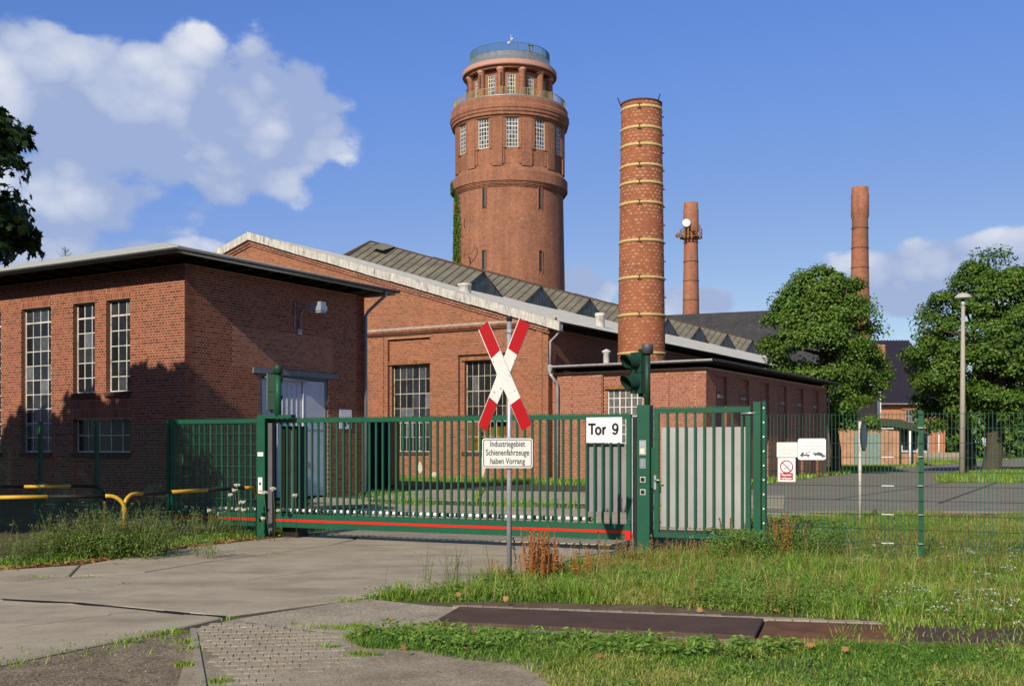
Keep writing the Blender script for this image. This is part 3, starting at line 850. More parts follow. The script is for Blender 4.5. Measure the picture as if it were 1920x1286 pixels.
for i, (a, b, c, d) in enumerate(w_open):
    if i == 5:
        continue
    cols, rows = {0: (3, 6), 1: (3, 6), 2: (4, 10), 3: (5, 2), 4: (4, 10)}[i]
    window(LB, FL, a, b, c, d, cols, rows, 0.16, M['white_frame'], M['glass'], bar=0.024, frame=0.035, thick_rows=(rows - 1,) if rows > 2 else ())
    MB().fbox(FL, a, b, c, d, -0.36, -0.30).build('window_backing', M['black'], LB)  # black sheet painted in for the darkness of the unlit room
    MB().fbox(FL, a - 0.04, b + 0.04, c - 0.15, c - 0.01, -0.1, 0.06).build('sill', M['sill'], LB)
# roof
def lp(s_, t_, z):
    return C0 - s_ * Wd + t_ * U + z * UP
rf = MB()
e = [lp(-.75, -.92, 6.99), lp(18.75, -.92, 6.99), lp(18.75, 8.65, 6.99), lp(-.75, 8.65, 6.99)]
rd = [lp(5.3, 3.95, 8.45), lp(12.7, 3.95, 8.45)]
rf.add(e + rd, [(0, 1, 5, 4), (1, 2, 5), (2, 3, 4, 5), (3, 0, 4)])
rf.add([lp(-.75, -.92, 6.99), lp(18.75, -.92, 6.99), lp(18.75, 8.65, 6.99), lp(-.75, 8.65, 6.99), lp(-.75, -.92, 6.81), lp(18.75, -.92, 6.81), lp(18.75, 8.65, 6.81), lp(-.75, 8.65, 6.81)],
       [(0, 1, 5, 4), (1, 2, 6, 5), (2, 3, 7, 6), (3, 0, 4, 7)])
roof = rf.build('roof', M['felt'], LB)
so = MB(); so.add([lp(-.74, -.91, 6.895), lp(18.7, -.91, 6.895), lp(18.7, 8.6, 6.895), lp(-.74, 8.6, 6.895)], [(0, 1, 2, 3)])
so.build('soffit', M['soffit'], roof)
for k in range(14):
    t = 0.35 + k * 0.85
    if k < 9:
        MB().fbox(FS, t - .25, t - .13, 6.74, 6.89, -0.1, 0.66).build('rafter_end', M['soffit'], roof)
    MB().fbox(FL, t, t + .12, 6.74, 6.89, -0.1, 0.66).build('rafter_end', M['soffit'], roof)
def gutter(pts, r, mat, parent, name='gutter'):
    """a half-round gutter along a polyline"""
    mb = MB()
    pts = [np.array(p, float) for p in pts]
    n = 10
    rows = []
    for i, p in enumerate(pts):
        d = pts[min(i + 1, len(pts) - 1)] - pts[max(i - 1, 0)]
        d /= np.linalg.norm(d)
        side = np.cross(d, UP)
        rows.append([p + r * (math.cos(t) * side + math.sin(t) * UP) for t in np.linspace(math.pi, 2 * math.pi, n)] +
                    [p + (r - .012) * (math.cos(t) * side + math.sin(t) * UP) for t in np.linspace(2 * math.pi, math.pi, n)])
    vs = [v for row in rows for v in row]
    m = 2 * n
    fs = [(i * m + k, i * m + (k + 1) % m, (i + 1) * m + (k + 1) % m, (i + 1) * m + k) for i in range(len(pts) - 1) for k in range(m)]
    mb.add(vs, fs, smooth=True)
    mb.tube([pts[0], pts[0] + 1e-3 * UP], r * .98, 10); mb.tube([pts[-1], pts[-1] + 1e-3 * UP], r * .98, 10)
    return mb.build(name, mat, parent)
gutter([lp(18.8, -1.0, 6.93), lp(-.83, -1.0, 6.93), lp(-.83, 8.7, 6.95)], 0.085, M['gutter'], LB)
MB().tube([lp(-.83, 8.0, 6.9), lp(-.83, 8.0, 6.72), lp(-.6, 7.95, 6.55), lp(-.2, 7.85, 6.2), lp(-.13, 7.8, 6.05), lp(-.13, 7.8, 5.8), lp(-.13, 7.8, 0.1)], 0.055, 10).build('downpipe', M['pipe'], LB)
# double door with its beam
bpart = MB().fbox(FS, 2.62, 6.47, 3.83, 4.0, -0.1, 0.05).build('lintel_beam', M['steel_beam'], LB)
fr = MB().fbox(FS, 2.94, 3.04, 0, 3.83, -.2, -.04).fbox(FS, 5.92, 6.02, 0, 3.83, -.2, -.04).fbox(FS, 3.04, 5.92, 3.75, 3.83, -.2, -.04)
dr = fr.build('double_door', M['steel_beam'], LB)
dr['label'] = 'pale blue grey double door'
l1 = MB().fbox(FS, 3.04, 4.88, 0.06, 3.7, -.16, -.10)
for k in range(8):
    l1.fbox(FS, 3.10 + k * .22, 3.115 + k * .22, 0.1, 3.62, -.10, -.085)
l1.build('door_leaf', M['door'], dr)
MB().fbox(FS, 4.90, 5.92, 0.06, 3.72, -.14, -.06).build('door_leaf', M['door'], dr)
MB().fbox(FS, 4.885, 4.905, 0.06, 3.5, -.06, -.045).build('edge_strip', M['door_w'], dr)
MB().fbox(FS, 4.98, 5.84, 2.18, 2.24, -.06, -.045).build('cross_rail', M['door'], dr)
MB().fbox(FS, 5.1, 5.14, 0.98, 1.16, -.06, -.03).build('door_plate', M['rust'], dr)
MB().tube([FS.p(3.1, 3.74, .0), FS.p(5.0, 3.70, .0)], 0.035, 8).build('door_track', M['galv'], dr)
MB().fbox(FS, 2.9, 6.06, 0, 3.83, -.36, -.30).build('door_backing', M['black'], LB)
# wall lamp
wl = thing('wall_lamp', 'grey wall lamp on a bent arm above the double door', 'lamp', FS.p(4.6, 5.25, 0))
MB().tube([FS.p(4.62, 5.22, .05), FS.p(4.62, 5.75, .08), FS.p(4.66, 5.92, .16), FS.p(4.72, 6.02, .34), FS.p(4.78, 6.03, .55)], 0.032, 8).build('arm', M['pipe'], wl)
MB().fbox(FS, 4.54, 4.7, 5.15, 5.32, 0, .07).build('bracket', M['galv'], wl)
hd = MB()
for z0, z1, a in ((5.86, 6.02, 0.0), (6.02, 6.14, 0.03)):
    hd.fbox(FS, 4.66 + a, 4.96 - a, z0, z1, .42 + a, .88 - a)
hd.build('lamp_hood', M['galv'], wl)
MB().fbox(FS, 4.69, 4.93, 5.80, 5.858, .45, .85).build('lamp_glass', M['galv'], wl)
MB().tube([FS.p(4.42, 6.12, .03), FS.p(4.42, 5.3, .03), FS.p(4.5, 5.22, .03)], 0.014, 6).build('conduit', M['galv'], wl)
MB().tube([FS.p(4.42, 6.0, .03), FS.p(4.42, 6.16, .03)], 0.03, 8).build('junction_cap', M['pipe'], wl)

def text(body, size, F, a, z, d, mat, parent, squeeze=1.0, align='CENTER', bold=0.0, name='lettering', spacing=1.0, depth=0.0015):
    cu = bpy.data.curves.new(name, 'FONT')
    cu.body = body; cu.size = size; cu.align_x = align; cu.offset = bold; cu.extrude = depth
    cu.space_line = spacing
    ob = bpy.data.objects.new(name, cu)
    COL.objects.link(ob)
    dg = bpy.context.evaluated_depsgraph_get()
    me = bpy.data.meshes.new_from_object(ob.evaluated_get(dg))
    bpy.data.objects.remove(ob)
    me.name = name
    vs = np.array([v.co[:] for v in me.vertices])
    o = org_of(parent)
    right = np.cross(UP, F.n)                                   # reading direction for someone facing the wall
    pts = (F.p(a, z, d) - o)[None] + vs[:, 0:1] * squeeze * right + vs[:, 1:2] * UP + vs[:, 2:3] * F.n
    me.vertices.foreach_set('co', pts.astype(np.float32).ravel())
    me.materials.clear(); me.materials.append(mat)
    me.update()
    return link(name, me, parent)
ns = thing('house_number_sign', 'small white plate numbered 14 beside the double door', 'sign', FS.p(6.87, 2.5, 0))
MB().fbox(FS, 6.56, 7.18, 2.22, 2.86, 0.02, 0.03).build('plate', M['white'], ns)
text('14', 0.40, FS, 6.95, 2.3, 0.032, M['print'], ns, 0.85, bold=0.012)

# ------------------------------------------------------------------ big gabled hall
K = V3(1.64, 49.5, 0)
HL = thing('factory_hall', 'large gabled orange brick hall with glazed roof lanterns behind the gate', 'building', K)
FH = Frame(K, -Wd, -U)
FHS = Frame(K, U, Wd)
RH, SH = 18.34, 0.31
EZ = 13.08 - SH * RH
roofz = lambda s_: 13.08 - SH * abs(s_ - RH)
hb1, hb2 = (6.55, 9.13, 1.4, 6.95), (2.2, 4.92, 1.4, 6.0)
hb3 = (10.9, 13.4, 1.4, 6.95)
hwin = [(6.68, 9.0, 1.4, 5.68), (2.32, 4.66, 1.4, 5.72)]
hw_ = MB()
wall_body(hw_, FH, 24, 0, 7.2, [hb1, hb2, hb3], thick=0.16)
wall_body(hw_, FH, 24, 0, 7.2, [(a, b, c, d) for a, b, c, d in hwin] + [(11.0, 13.3, 1.4, 5.7)], thick=0.3, base=-0.165)
hw_.fbox(FHS, 0.16, 64, 0, 7.0, -0.4, 0, 0)
# gable triangle
hw_.extrude([FH.p(-0.2, 7.2, 0.05), FH.p(36.9, 7.2, 0.05), FH.p(36.9, roofz(36.9) - .05, 0.05), FH.p(RH, 13.0, 0.05), FH.p(-0.2, roofz(-.2) - .05, 0.05)], U * 0.45)
hwall = hw_.build('wall', [M['mortar_h'], M['reveal']], HL)
bh = Bricks()
bh.wall(FH, 11.5, 0.0, lambda a: 7.2, [hb1, hb2, hb3], vis=lambda a, z: z > 2.3 and a < 10)
bh.wall(FH, 9.2, 1.4, lambda a: 6.95, [(0, 6.55, 0, 9), hwin[0]], base=-0.165, a_start=6.5, vis=lambda a, z: False, flip=1)
bh.wall(FH, 4.95, 1.4, lambda a: 6.0, [(4.66, 5.0, 0, 0.0), hwin[1]], base=-0.165, a_start=2.2, vis=lambda a, z: False, flip=1)
bh.wall(FH, 24.0, 7.45, lambda a: roofz(a) - 0.42, [], base=0.05, a_start=-0.1, vis=lambda a, z: True)
# side wall, only the stretch in view over the annexe
bh.wall(FHS, 26, 5.0, lambda a: 6.95, [], vis=lambda a, z: False)
bh.wall(FHS, 0.9, 0.0, lambda a: 5.0, [], vis=lambda a, z: False)
# pilaster edge grooves are dark mortar slots: raised corner strips
for a0, a1 in ((0.30, 0.62), (9.35, 9.62)):
    bh.wall(FH, a1, 0.0, lambda a: 7.1, [], base=0.05, a_start=a0, vis=lambda a, z: False)
bh.finish(M['brick_h'], HL, hwall)
for a0, a1 in ((0.30, 0.62), (9.35, 9.62)):
    MB().fbox(FH, a0 + .004, a1 - .004, 0, 7.06, 0.0, 0.05).build('pilaster', M['mortar_h'], HL)
# cornice with sloping weathered top
co = MB()
co.extrude([FH.p(-0.45, 7.14, 0.0), FH.p(-0.45, 7.14, 0.10), FH.p(-0.45, 7.24, 0.20), FH.p(-0.45, 7.34, 0.20), FH.p(-0.45, 7.46, 0.06), FH.p(-0.45, 7.46, 0.0)], -Wd * 24)
co.build('cornice', M['reveal'], HL)
co = MB(); co.extrude([FH.p(-0.46, 7.345, 0.215), FH.p(-0.46, 7.375, 0.215), FH.p(-0.46, 7.48, 0.07), FH.p(-0.46, 7.45, 0.07)], -Wd * 24)
co.build('cornice_weathering', plain('mossy_mortar', (0.36, 0.31, 0.23), 0.95, var=0.3, dirt=(0.2, 0.09, 0.05), dirt_amt=0.8), HL)
bs = Bricks()
x = -0.4
while x < 12:
    bs.brick(FH, x, x + .066, 7.235, 7.335, 0.1, 0.212, False, False); x += 0.077
rest = np.array(bs.c).reshape(-1, 3) - org_of(HL)
link('cornice_bricks', np_mesh('cornice_bricks', rest, (np.arange(len(bs.c))[:, None, None] * 8 + BOXQ[None]).reshape(-1, 4), M['brick_h']), hwall, kind='stuff')
# verge and corbels along the gable slopes
def slope_bar(mb, a0, a1, zo0, zo1, d0, d1, mi=0):
    p = FH.p
    mb.corners([p(a0, roofz(a0) + zo0, d0), p(a1, roofz(a1) + zo0, d0), p(a1, roofz(a1) + zo0, d1), p(a0, roofz(a0) + zo0, d1),
                p(a0, roofz(a0) + zo1, d0), p(a1, roofz(a1) + zo1, d0), p(a1, roofz(a1) + zo1, d1), p(a0, roofz(a0) + zo1, d1)], mi)
vg = MB()
for k in range(12):
    a0, a1 = -0.75 + k * (RH + .75) / 12, -0.75 + (k + 1) * (RH + .75) / 12
    j = 0.012 * (k % 3)
    slope_bar(vg, a0, a1, -0.34 + j, 0.075 + j, 0.0, 0.34 + j)
for k in range(8):
    a0, a1 = RH + k * 2.3, RH + (k + 1) * 2.3
    slope_bar(vg, a0, a1, -0.34, 0.075, 0.0, 0.34 + 0.01 * (k % 2))
vg.build('verge', M['verge'], HL)
for (z0, z1, d, m) in ((-0.50, -0.345, 0.20, M['reveal']), (-0.62, -0.50, 0.13, M['reveal'])):
    v = MB(); slope_bar(v, -0.1, RH, z0, z1, 0.0, d); slope_bar(v, RH, 36.7, z0, z1, 0.0, d)
    v.build('gable_corbel', m, HL)
# corrugated roof slopes
def corrugated(a_e, a_r, t0, t1, name):
    n = int((t1 - t0) / 0.0443)
    ts = t0 + np.arange(n) * 0.0443
    amp = 0.024 * np.sin(np.arange(n) * math.pi / 2)
    rows = []
    cuts = np.linspace(a_e, a_r, 8)
    for ci, a in enumerate(cuts):
        base = K[None] - a * Wd[None] + ts[:, None] * U[None]
        base = base + (roofz(a) + 0.03 + amp)[:, None] * UP[None]
        rows.append(base)
    V = np.concatenate(rows)
    f = []
    ii = np.arange(n - 1)
    for r in range(len(cuts) - 1):
        f.append(np.stack([r * n + ii, r * n + ii + 1, (r + 1) * n + ii + 1, (r + 1) * n + ii], 1))
    me = np_mesh(name, V - org_of(HL), np.concatenate(f), M['fibre'], True)
    return link(name, me, HL)
corrugated(-0.75, RH, 0.0, 64.5, 'roof')
corrugated(37.4, RH, 0.0, 64.5, 'roof')
hw_e = MB().extrude([FH.p(0, 0, -64), FH.p(36.6, 0, -64), FH.p(36.6, EZ - .1, -64), FH.p(RH, 13.0, -64), FH.p(0, EZ - .1, -64)], -U * .4).build('rear_gable', M['reveal'], HL)
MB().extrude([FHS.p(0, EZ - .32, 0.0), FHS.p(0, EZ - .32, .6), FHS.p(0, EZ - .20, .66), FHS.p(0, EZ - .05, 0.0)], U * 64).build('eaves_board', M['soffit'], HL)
gutter([FHS.p(-.2, EZ - .17, .74), FHS.p(64, EZ - .17, .74)], 0.075, M['gutter'], HL)
MB().tube([FHS.p(-.05, EZ - .2, .74), FHS.p(-.05, EZ - .45, .72), FHS.p(-.05, EZ - .75, .45), FHS.p(-.05, EZ - 1.0, .14), FHS.p(-.05, 5.3, .12)], 0.05, 10).build('downpipe', M['gutter_pale'], HL)
# windows of the hall
for i, (a, b, c, d) in enumerate(hwin):
    sk = set()
    if i == 1:
        sk = {(cc, r) for cc in range(7) for r in (0, 1)}
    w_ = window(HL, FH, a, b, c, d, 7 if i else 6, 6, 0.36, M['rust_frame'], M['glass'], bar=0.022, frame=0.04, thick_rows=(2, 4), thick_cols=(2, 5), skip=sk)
    if i == 1:
        m, nt, bb = new_mat('clear_old_glass')
        tr_ = nd(nt, 'ShaderNodeBsdfTransparent'); tr_.inputs[0].default_value = (0.8, 0.82, 0.8, 1)
        gl = nd(nt, 'ShaderNodeBsdfGlossy'); gl.inputs['Roughness'].default_value = 0.1
        mx = nd(nt, 'ShaderNodeMixShader'); mx.inputs[0].default_value = 0.12
        nt.links.new(tr_.outputs[0], mx.inputs[1]); nt.links.new(gl.outputs[0], mx.inputs[2]); nt.links.new(mx.outputs[0], nt.nodes['Material Output'].inputs[0])
        cwid, rhi = (b - a) / 7, (d - c) / 6
        for cc in range(7):
            for r in range(2):
                MB().fbox(FH, a + cc * cwid, a + (cc + 1) * cwid, c + r * rhi, c + (r + 1) * rhi, -0.392, -0.386).build('pane', m, w_)
        bx = MB().fbox(FH, a - .1, b + .1, c - .2, d, -2.4, -2.35).fbox(FH, a - .1, b + .1, c - .2, c - .15, -2.35, -.45).build('window_backing', M['black'], HL)  # black colour stands in for the unlit hall interior
        ym = thing('yellow_machine', 'yellow machine standing behind the hall window next to the cross sign', 'machine', FH.p(3.6, 0, -1.0))
        MB().fbox(FH, 4.05, 4.45, 1.25, 2.15, -1.0, -.7).fbox(FH, 4.1, 4.4, 2.15, 2.35, -.95, -.75).build('tank', M['machine_yellow'], ym)
        MB().fbox(FH, 2.5, 3.2, 1.25, 2.6, -1.1, -.75).build('cabinet', M['machine_yellow'], ym)
        MB().fbox(FH, 3.4, 3.9, 2.1, 2.6, -1.1, -.8).build('housing', M['machine_yellow'], ym)
        MB().fbox(FH, 2.6, 4.4, 0.0, 1.25, -1.1, -.8).build('frame', M['machine_yellow'], ym)
    else:
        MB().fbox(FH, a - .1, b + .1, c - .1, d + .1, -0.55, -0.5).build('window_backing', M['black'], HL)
    MB().fbox(FH, a - 0.12, b + 0.15, d + .002, d + 0.17, -0.3, -0.06).build('steel_lintel', M['rust'], HL)
    MB().fbox(FH, a - 0.05, b + 0.05, c - 0.16, c - .002, -0.25, 0.05).build('sill', M['sill'], HL)
# patches of bared white plaster near the foot of the wall
r_ = random.Random(9)
for (a_, z_, w_, h_) in ((3.55, .55, .16, .34), (3.6, .95, .13, .22), (7.15, .62, .14, .3), (6.3, .3, .2, .16)):
    pts = []
    for k in range(14):
        t = 2 * math.pi * k / 14
        pts.append(FH.p(a_ + w_ * math.cos(t) * r_.uniform(.7, 1.15), z_ + h_ * math.sin(t) * r_.uniform(.7, 1.15), .0015))
    MB().extrude(pts, FH.n * .004).build('plaster_patch', plain('old_plaster', (.56, .49, .38), .9, var=.2) if 'old_plaster' not in bpy.data.materials else bpy.data.materials['old_plaster'], hwall)
# glazed lanterns running across the roof
HW, LR, LHt = 2.2, 8.33, 1.27
def hp(sp, t, dz):                      # sp: metres to the right of the hall ridge
    return K - (RH - sp) * Wd + t * U + (13.08 - SH * abs(sp) + dz) * UP
pane_mesh = {}
for k in range(8):
    t = 10.2 + 6.75 * k
    mb = MB()
    bars = MB()
    for sgn in (1, -1):
        mb.add([hp(0, t, LHt), hp(sgn * LR, t, LHt), hp(sgn * LR, t + HW, -.02), hp(0, t + HW, -.02)], [(0, 1, 2, 3)], 0)
        mb.add([hp(sgn * LR, t, LHt), hp(sgn * LR, t - HW, -.05), hp(sgn * LR, t + HW, -.05)], [(0, 1, 2)], 1)
        mb.add([hp(0, t, LHt - .03), hp(sgn * LR, t, LHt - .03), hp(sgn * LR, t - HW, -.05), hp(0, t - HW, -.05)], [(0, 1, 2, 3)], 0)
    lt = mb.build('roof_lantern', [M['wire_glass'], M['wire_glass_side']], HL)
    for sgn in ((1, -1) if k == 0 else (1,)):
        for j in range(17):
            a = sgn * LR * j / 16
            bars.tube([hp(a, t, LHt + .02), hp(a, t - HW, 0.02)], 0.032, 4, smooth=False)
            if j < 16:
                b2 = sgn * LR * (j + 1) / 16
                jz = random.uniform(-.006, .006)
                MB().add([hp(a, t, LHt + jz), hp(b2, t, LHt + jz * .5), hp(b2, t - HW, 0.0 - jz), hp(a, t - HW, 0.0)], [(0, 1, 2, 3)]).build('pane', M['wire_glass'], lt)
        bars.tube([hp(0, t, LHt + .03), hp(sgn * LR, t, LHt + .03)], 0.05, 6)
        bars.tube([hp(sgn * LR, t, LHt), hp(sgn * LR, t - HW, 0)], 0.05, 4); bars.tube([hp(sgn * LR, t, LHt), hp(sgn * LR, t + HW, 0)], 0.05, 4)
    for j in range(1, 4):
        f_ = j / 4
        q = hp(LR, t, LHt) * (1 - abs(2 * f_ - 1)) if False else None
        base_ = hp(LR + .01, t - HW + 2 * HW * f_, -.05)
        bars.tube([base_, base_ + UP * (LHt * (1 - abs(2 * f_ - 1)))], 0.02, 4)
    bars.build('glazing_bars', M['rust_bar'], lt)
# open vent and patches on the first lantern
MB().add([hp(.95, 10.18, LHt + .12), hp(1.95, 10.18, LHt + .12), hp(1.95, 8.95, .95), hp(.95, 8.95, .95)], [(0, 1, 2, 3)]).build('open_vent', M['wire_glass'], HL)
for (s_, t_, h_, r_) in ((11.4, 3.6, .45, .33), (16.3, 9.3, .75, .25)):
    c = hp(s_, t_, 0)
    MB().lathe(c, [(r_, -.2), (r_, h_ * .75), (r_ * 1.12, h_ * .78), (r_ * 1.12, h_), (0, h_ + .02)], 20).build('roof_vent', M['fibre'], HL)

# ------------------------------------------------------------------ annexe
A0 = K + 0.4 * U
Q = A0 + 7.41 * Wd
AX = thing('brick_annexe', 'low flat roofed brick annexe with pilasters beside the large hall', 'building', Q)
FA = Frame(A0, Wd, -U)
FAS = Frame(Q, U, Wd)
HA = 5.0
a_rec = (2.55, 4.6, 1.4, 4.9)
a_win = [(2.72, 4.43, 1.4, 4.18)]
aw = MB()
wall_body(aw, FA, 7.41, 0, HA, [a_rec], thick=0.13)
wall_body(aw, FA, 7.0, 0, HA, a_win, thick=0.27, base=-0.132)
s_rec = [(0.35 + k * 2.9 + .75, 0.35 + k * 2.9 + 2.1, 0.0, 4.7) for k in range(6)]
s_win = [(o[0] + .42, o[1] - .42, 1.5, 3.75) for o in s_rec]
wall_body(aw, FAS, 18.6, 0, HA, s_rec, thick=0.13, a_start=0.135)
aw.fbox(FAS, 0.2, 18.6, 0, HA, -0.4, -0.132, 0)
aw.fbox(Frame(Q + 18.6 * U, -Wd, U), 0.01, 7.0, 0, HA, -.3, 0, 1)
awall = aw.build('wall', [M['mortar_a'], M['reveal']], AX)
ba = Bricks()
ba.wall(FA, 7.41, 0.0, lambda a: HA, [a_rec], vis=lambda a, z: z > 2.3)
ba.wall(FA, 4.6, 1.4, lambda a: 4.9, a_win + [(0, 2.55, 0, 9)], base=-.132, a_start=2.5, vis=lambda a, z: False, flip=1)
ba.wall(FAS, 18.6, 0.0, lambda a: HA, s_rec, proud=.0003, vis=lambda a, z: False)
for o in s_rec:
    ba.wall(FAS, o[1], 0, lambda a: 4.7, [], base=-.132, a_start=o[0], vis=lambda a, z: False, flip=1)
strips = ((0.55, 1.02), (2.08, 2.5), (5.6, 5.72), (6.9, 7.41))
for a0, a1 in strips:
    ba.wall(FA, a1, 0, lambda a: 4.85, [], base=0.045, a_start=a0, vis=lambda a, z: False)
ba.finish(M['brick_a'], AX, awall)
for a0, a1 in strips:
    MB().fbox(FA, a0 + .004, a1 - .004, 0, 4.80, 0, .045).build('pilaster', M['mortar_a'], AX)
window(AX, FA, *a_win[0], 6, 7, 0.2, M['white_frame'], plain('dusty_glass', (0.12, 0.12, 0.11), 0.4, var=0.3, spec=0.4), bar=0.035, frame=0.05, thick_cols=(2, 4))
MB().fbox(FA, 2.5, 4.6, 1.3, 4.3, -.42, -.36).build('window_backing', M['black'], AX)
MB().fbox(FA, 2.6, 4.58, 4.182, 4.32, -.12, -.02).build('steel_lintel', M['rust'], AX)
MB().fbox(FA, 2.62, 4.53, 1.28, 1.398, -.12, .05).build('sill', M['sill'], AX)
for o in s_win:
    window(AX, FAS, o[0], o[1], o[2], o[3], 2, 5, 0.125, M['gutter'], M['glass'], bar=0.03, frame=0.04)
    MB().fbox(FAS, o[0] - .1, o[1] + .1, o[3], o[3] + .16, -.13, -.02).build('lintel', M['kerb'], AX)
def aq(s_, t_, z):
    return Q - s_ * Wd + t_ * U + z * UP
ar = MB()
e = [aq(-.5, -.5, 5.16), aq(7.3, -.5, 5.16), aq(7.3, 19.1, 5.16), aq(-.5, 19.1, 5.16)]
e2_ = [aq(-.5, -.5, 5.30), aq(7.3, -.5, 5.30), aq(7.3, 19.1, 5.30), aq(-.5, 19.1, 5.30)]
r2 = [aq(3.2, 3.2, 5.62), aq(7.3, 3.2, 5.62), aq(7.3, 15.4, 5.62), aq(3.2, 15.4, 5.62)]
ar.add(e + e2_ + r2, [(0, 1, 2, 3), (0, 1, 5, 4), (1, 2, 6, 5), (2, 3, 7, 6), (3, 0, 4, 7), (4, 5, 9, 8), (5, 6, 10, 9), (6, 7, 11, 10), (7, 4, 8, 11), (8, 9, 10, 11)])
aroof = ar.build('roof', M['tar'], AX)
MB().box(0, 0.001, 0, 0.001, 0, 0.001)
MB().add([aq(-.48, -.48, 5.155), aq(7.28, -.48, 5.155), aq(7.28, 19.0, 5.155), aq(-.48, 19.0, 5.155)], [(0, 1, 2, 3)]).build('soffit', M['soffit'], aroof)
gutter([aq(7.22, -.58, 5.27), aq(-.5, -.58, 5.27)], 0.10, M['gutter_pale'], AX)
gutter([aq(-.58, -.52, 5.27), aq(-.58, 19.1, 5.24)], 0.09, M['gutter'], AX)
MB().tube([aq(-.58, 18.9, 5.2), aq(-.5, 18.9, 4.95), aq(-.1, 18.7, 4.5), aq(-.08, 18.7, 4.2), aq(-.08, 18.7, 0)], 0.045, 8).build('downpipe', M['pipe'], AX)
hop = aq(7.2, -.62, 5.18)
MB().lathe(hop, [(.05, -.28), (.12, -.02), (.13, .12), (.13, .14), (0, .14)], 12).build('rainwater_head', M['gutter_pale'], AX)
MB().tube([hop + V3(0, 0, -.25), hop + U * .40 + Wd * .12 + V3(0, 0, -.65), hop + U * .47 + Wd * .13 + V3(0, 0, -.78), hop + U * .47 + Wd * .13 + V3(0, 0, -5.1)], 0.06, 10).build('downpipe', M['gutter_pale'], AX)
c = P(1137, 676, 48.5)
MB().lathe(c, [(.14, -.3), (.14, .32), (.2, .36), (.2, .42), (.0, .52)], 14).build('roof_vent', M['fibre'], AX)

# ------------------------------------------------------------------ banded chimney
CC = V3(5.98, 50.5, 0)
CH = thing('banded_brick_chimney', 'tall round brick chimney with yellow steel bands above the annexe', 'chimney', CC)
ZT = 1.6 + (HOR - 187) * 49.6 / FPX
crad = lambda z: 1.10 - (z - 5.0) / (ZT - 5.0) * 0.175
MB().lathe(CC, [(crad(3), 3.0), (crad(5), 5.0), (crad(ZT), ZT), (crad(ZT) - .25, ZT), (crad(ZT) - .25, ZT - 2)], 60).build('shaft', plain('chimney_mortar', (0.37, 0.19, 0.105), .95, var=.3), CH)
cb = []
z = 5.2
i = 0
pickers = []
while z < ZT - .07:
    head = i % 2 == 0
    r_ = crad(z)
    n = int(round(2 * math.pi * r_ / (0.125 if head else 0.245)))
    off = (i // 2 % 2) * .5 + (.25 if head else 0)
    j = rng.uniform(-.002, .003, n)
    for k in range(n):
        a0 = 2 * math.pi * (k + off) / n; a1 = 2 * math.pi * (k + 1 + off) / n - 0.011 / r_
        r0, r1 = r_ - .02, r_ + .004 + j[k]
        zz = z + .066
        cb.append([[CC[0] + r * math.cos(a), CC[1] + r * math.sin(a), zq] for zq in (z, zz) for r, a in ((r0, a0), (r0, a1), (r1, a1), (r1, a0))])
        am = ((a0 + a1) / 2) % (2 * math.pi)
        if not head and abs(am - math.pi * 1.42) < 0.75 and z > 5.8:
            pickers.append(len(cb) - 1)
    z += .077; i += 1
cb = np.array(cb)
pick = set(pickers[:300])
for q in pick:
    link('brick', np_mesh('brick', cb[q] - CC, BOXQ, M['brick_c']), CH)
rest = np.array([c for q, c in enumerate(cb) if q not in pick]).reshape(-1, 3) - CC
link('brickwork', np_mesh('brickwork', rest, (np.arange(len(rest) // 8)[:, None, None] * 8 + BOXQ[None]).reshape(-1, 4), M['brick_c']), CH, kind='stuff')
for py in (197, 236, 268.5, 307, 340, 378, 449, 519, 589, 661):
    zc = 1.6 + (HOR - py) * 49.5 / FPX
    r_ = crad(zc)
    b_ = MB().lathe(CC, [(r_, zc - .06), (r_ + .03, zc - .06), (r_ + .03, zc + .06), (r_, zc + .06)], 60).build('steel_band', M['band'], CH)
    a = R(258)
    ck = MB().arcbox(CC, r_ + .01, r_ + .06, a - .10, a + .10, zc - .12, zc - .085, 3).arcbox(CC, r_ + .01, r_ + .06, a - .08, a + .08, zc + .075, zc + .105, 3).arcbox(CC, r_ + .01, r_ + .055, a - .022, a + .022, zc - .085, zc + .075, 2)
    ck.build('clamp', M['rust_bar'], b_)
MB().arcbox(CC, crad(ZT) - .2, crad(ZT) + .03, 0, 2 * math.pi, ZT, ZT + .07, 40).build('rim', M['sill'], CH)
for px0, py0, px1, py1 in ((1164, 199, 1158, 184), (1234, 188, 1238, 176)):
    MB().tube([P(px0, py0, 50.3), P(px1, py1, 50.3)], 0.025, 6).build('lightning_rod', M['black'], CH)
for k in range(14):
    zc = 6 + k * .83
    a = R(352); r_ = crad(zc)
    MB().arcbox(CC, r_, r_ + .09, a - .08, a + .08, zc, zc + .03, 2).build('climbing_iron', M['rust_bar'], CH)
# ------------------------------------------------------------------ water tower
TC = V3(-0.38, 173.0, 0); TS = 173.0 / FPX
tz = lambda py: 1.6 + (HOR - py) * TS
tr_ = lambda px: px * TS
TW = thing('water_tower', 'massive round brick water tower with colonnaded top and viewing platforms', 'tower', TC)
MB().lathe(TC, [(tr_(106), 0), (tr_(103.5), tz(540)), (tr_(100.5), tz(376)), (tr_(100.5), tz(372))], 96).build('shaft', M['tower'], TW)
lr = MB().lathe(TC, [(tr_(100.5), tz(373)), (tr_(102), tz(373)), (tr_(102), tz(371)), (tr_(103.6), tz(371)), (tr_(103.6), tz(369)), (tr_(105.2), tz(369)), (tr_(105.2), tz(366.6)), (tr_(106.6), tz(366.6)), (tr_(106.6), tz(364)),
                     (tr_(108.6), tz(364)), (tr_(108.6), tz(346)), (tr_(106), tz(343)), (tr_(99), tz(334))], 96, smooth=False)
lr.build('corbel_ring', M['tower'], TW)
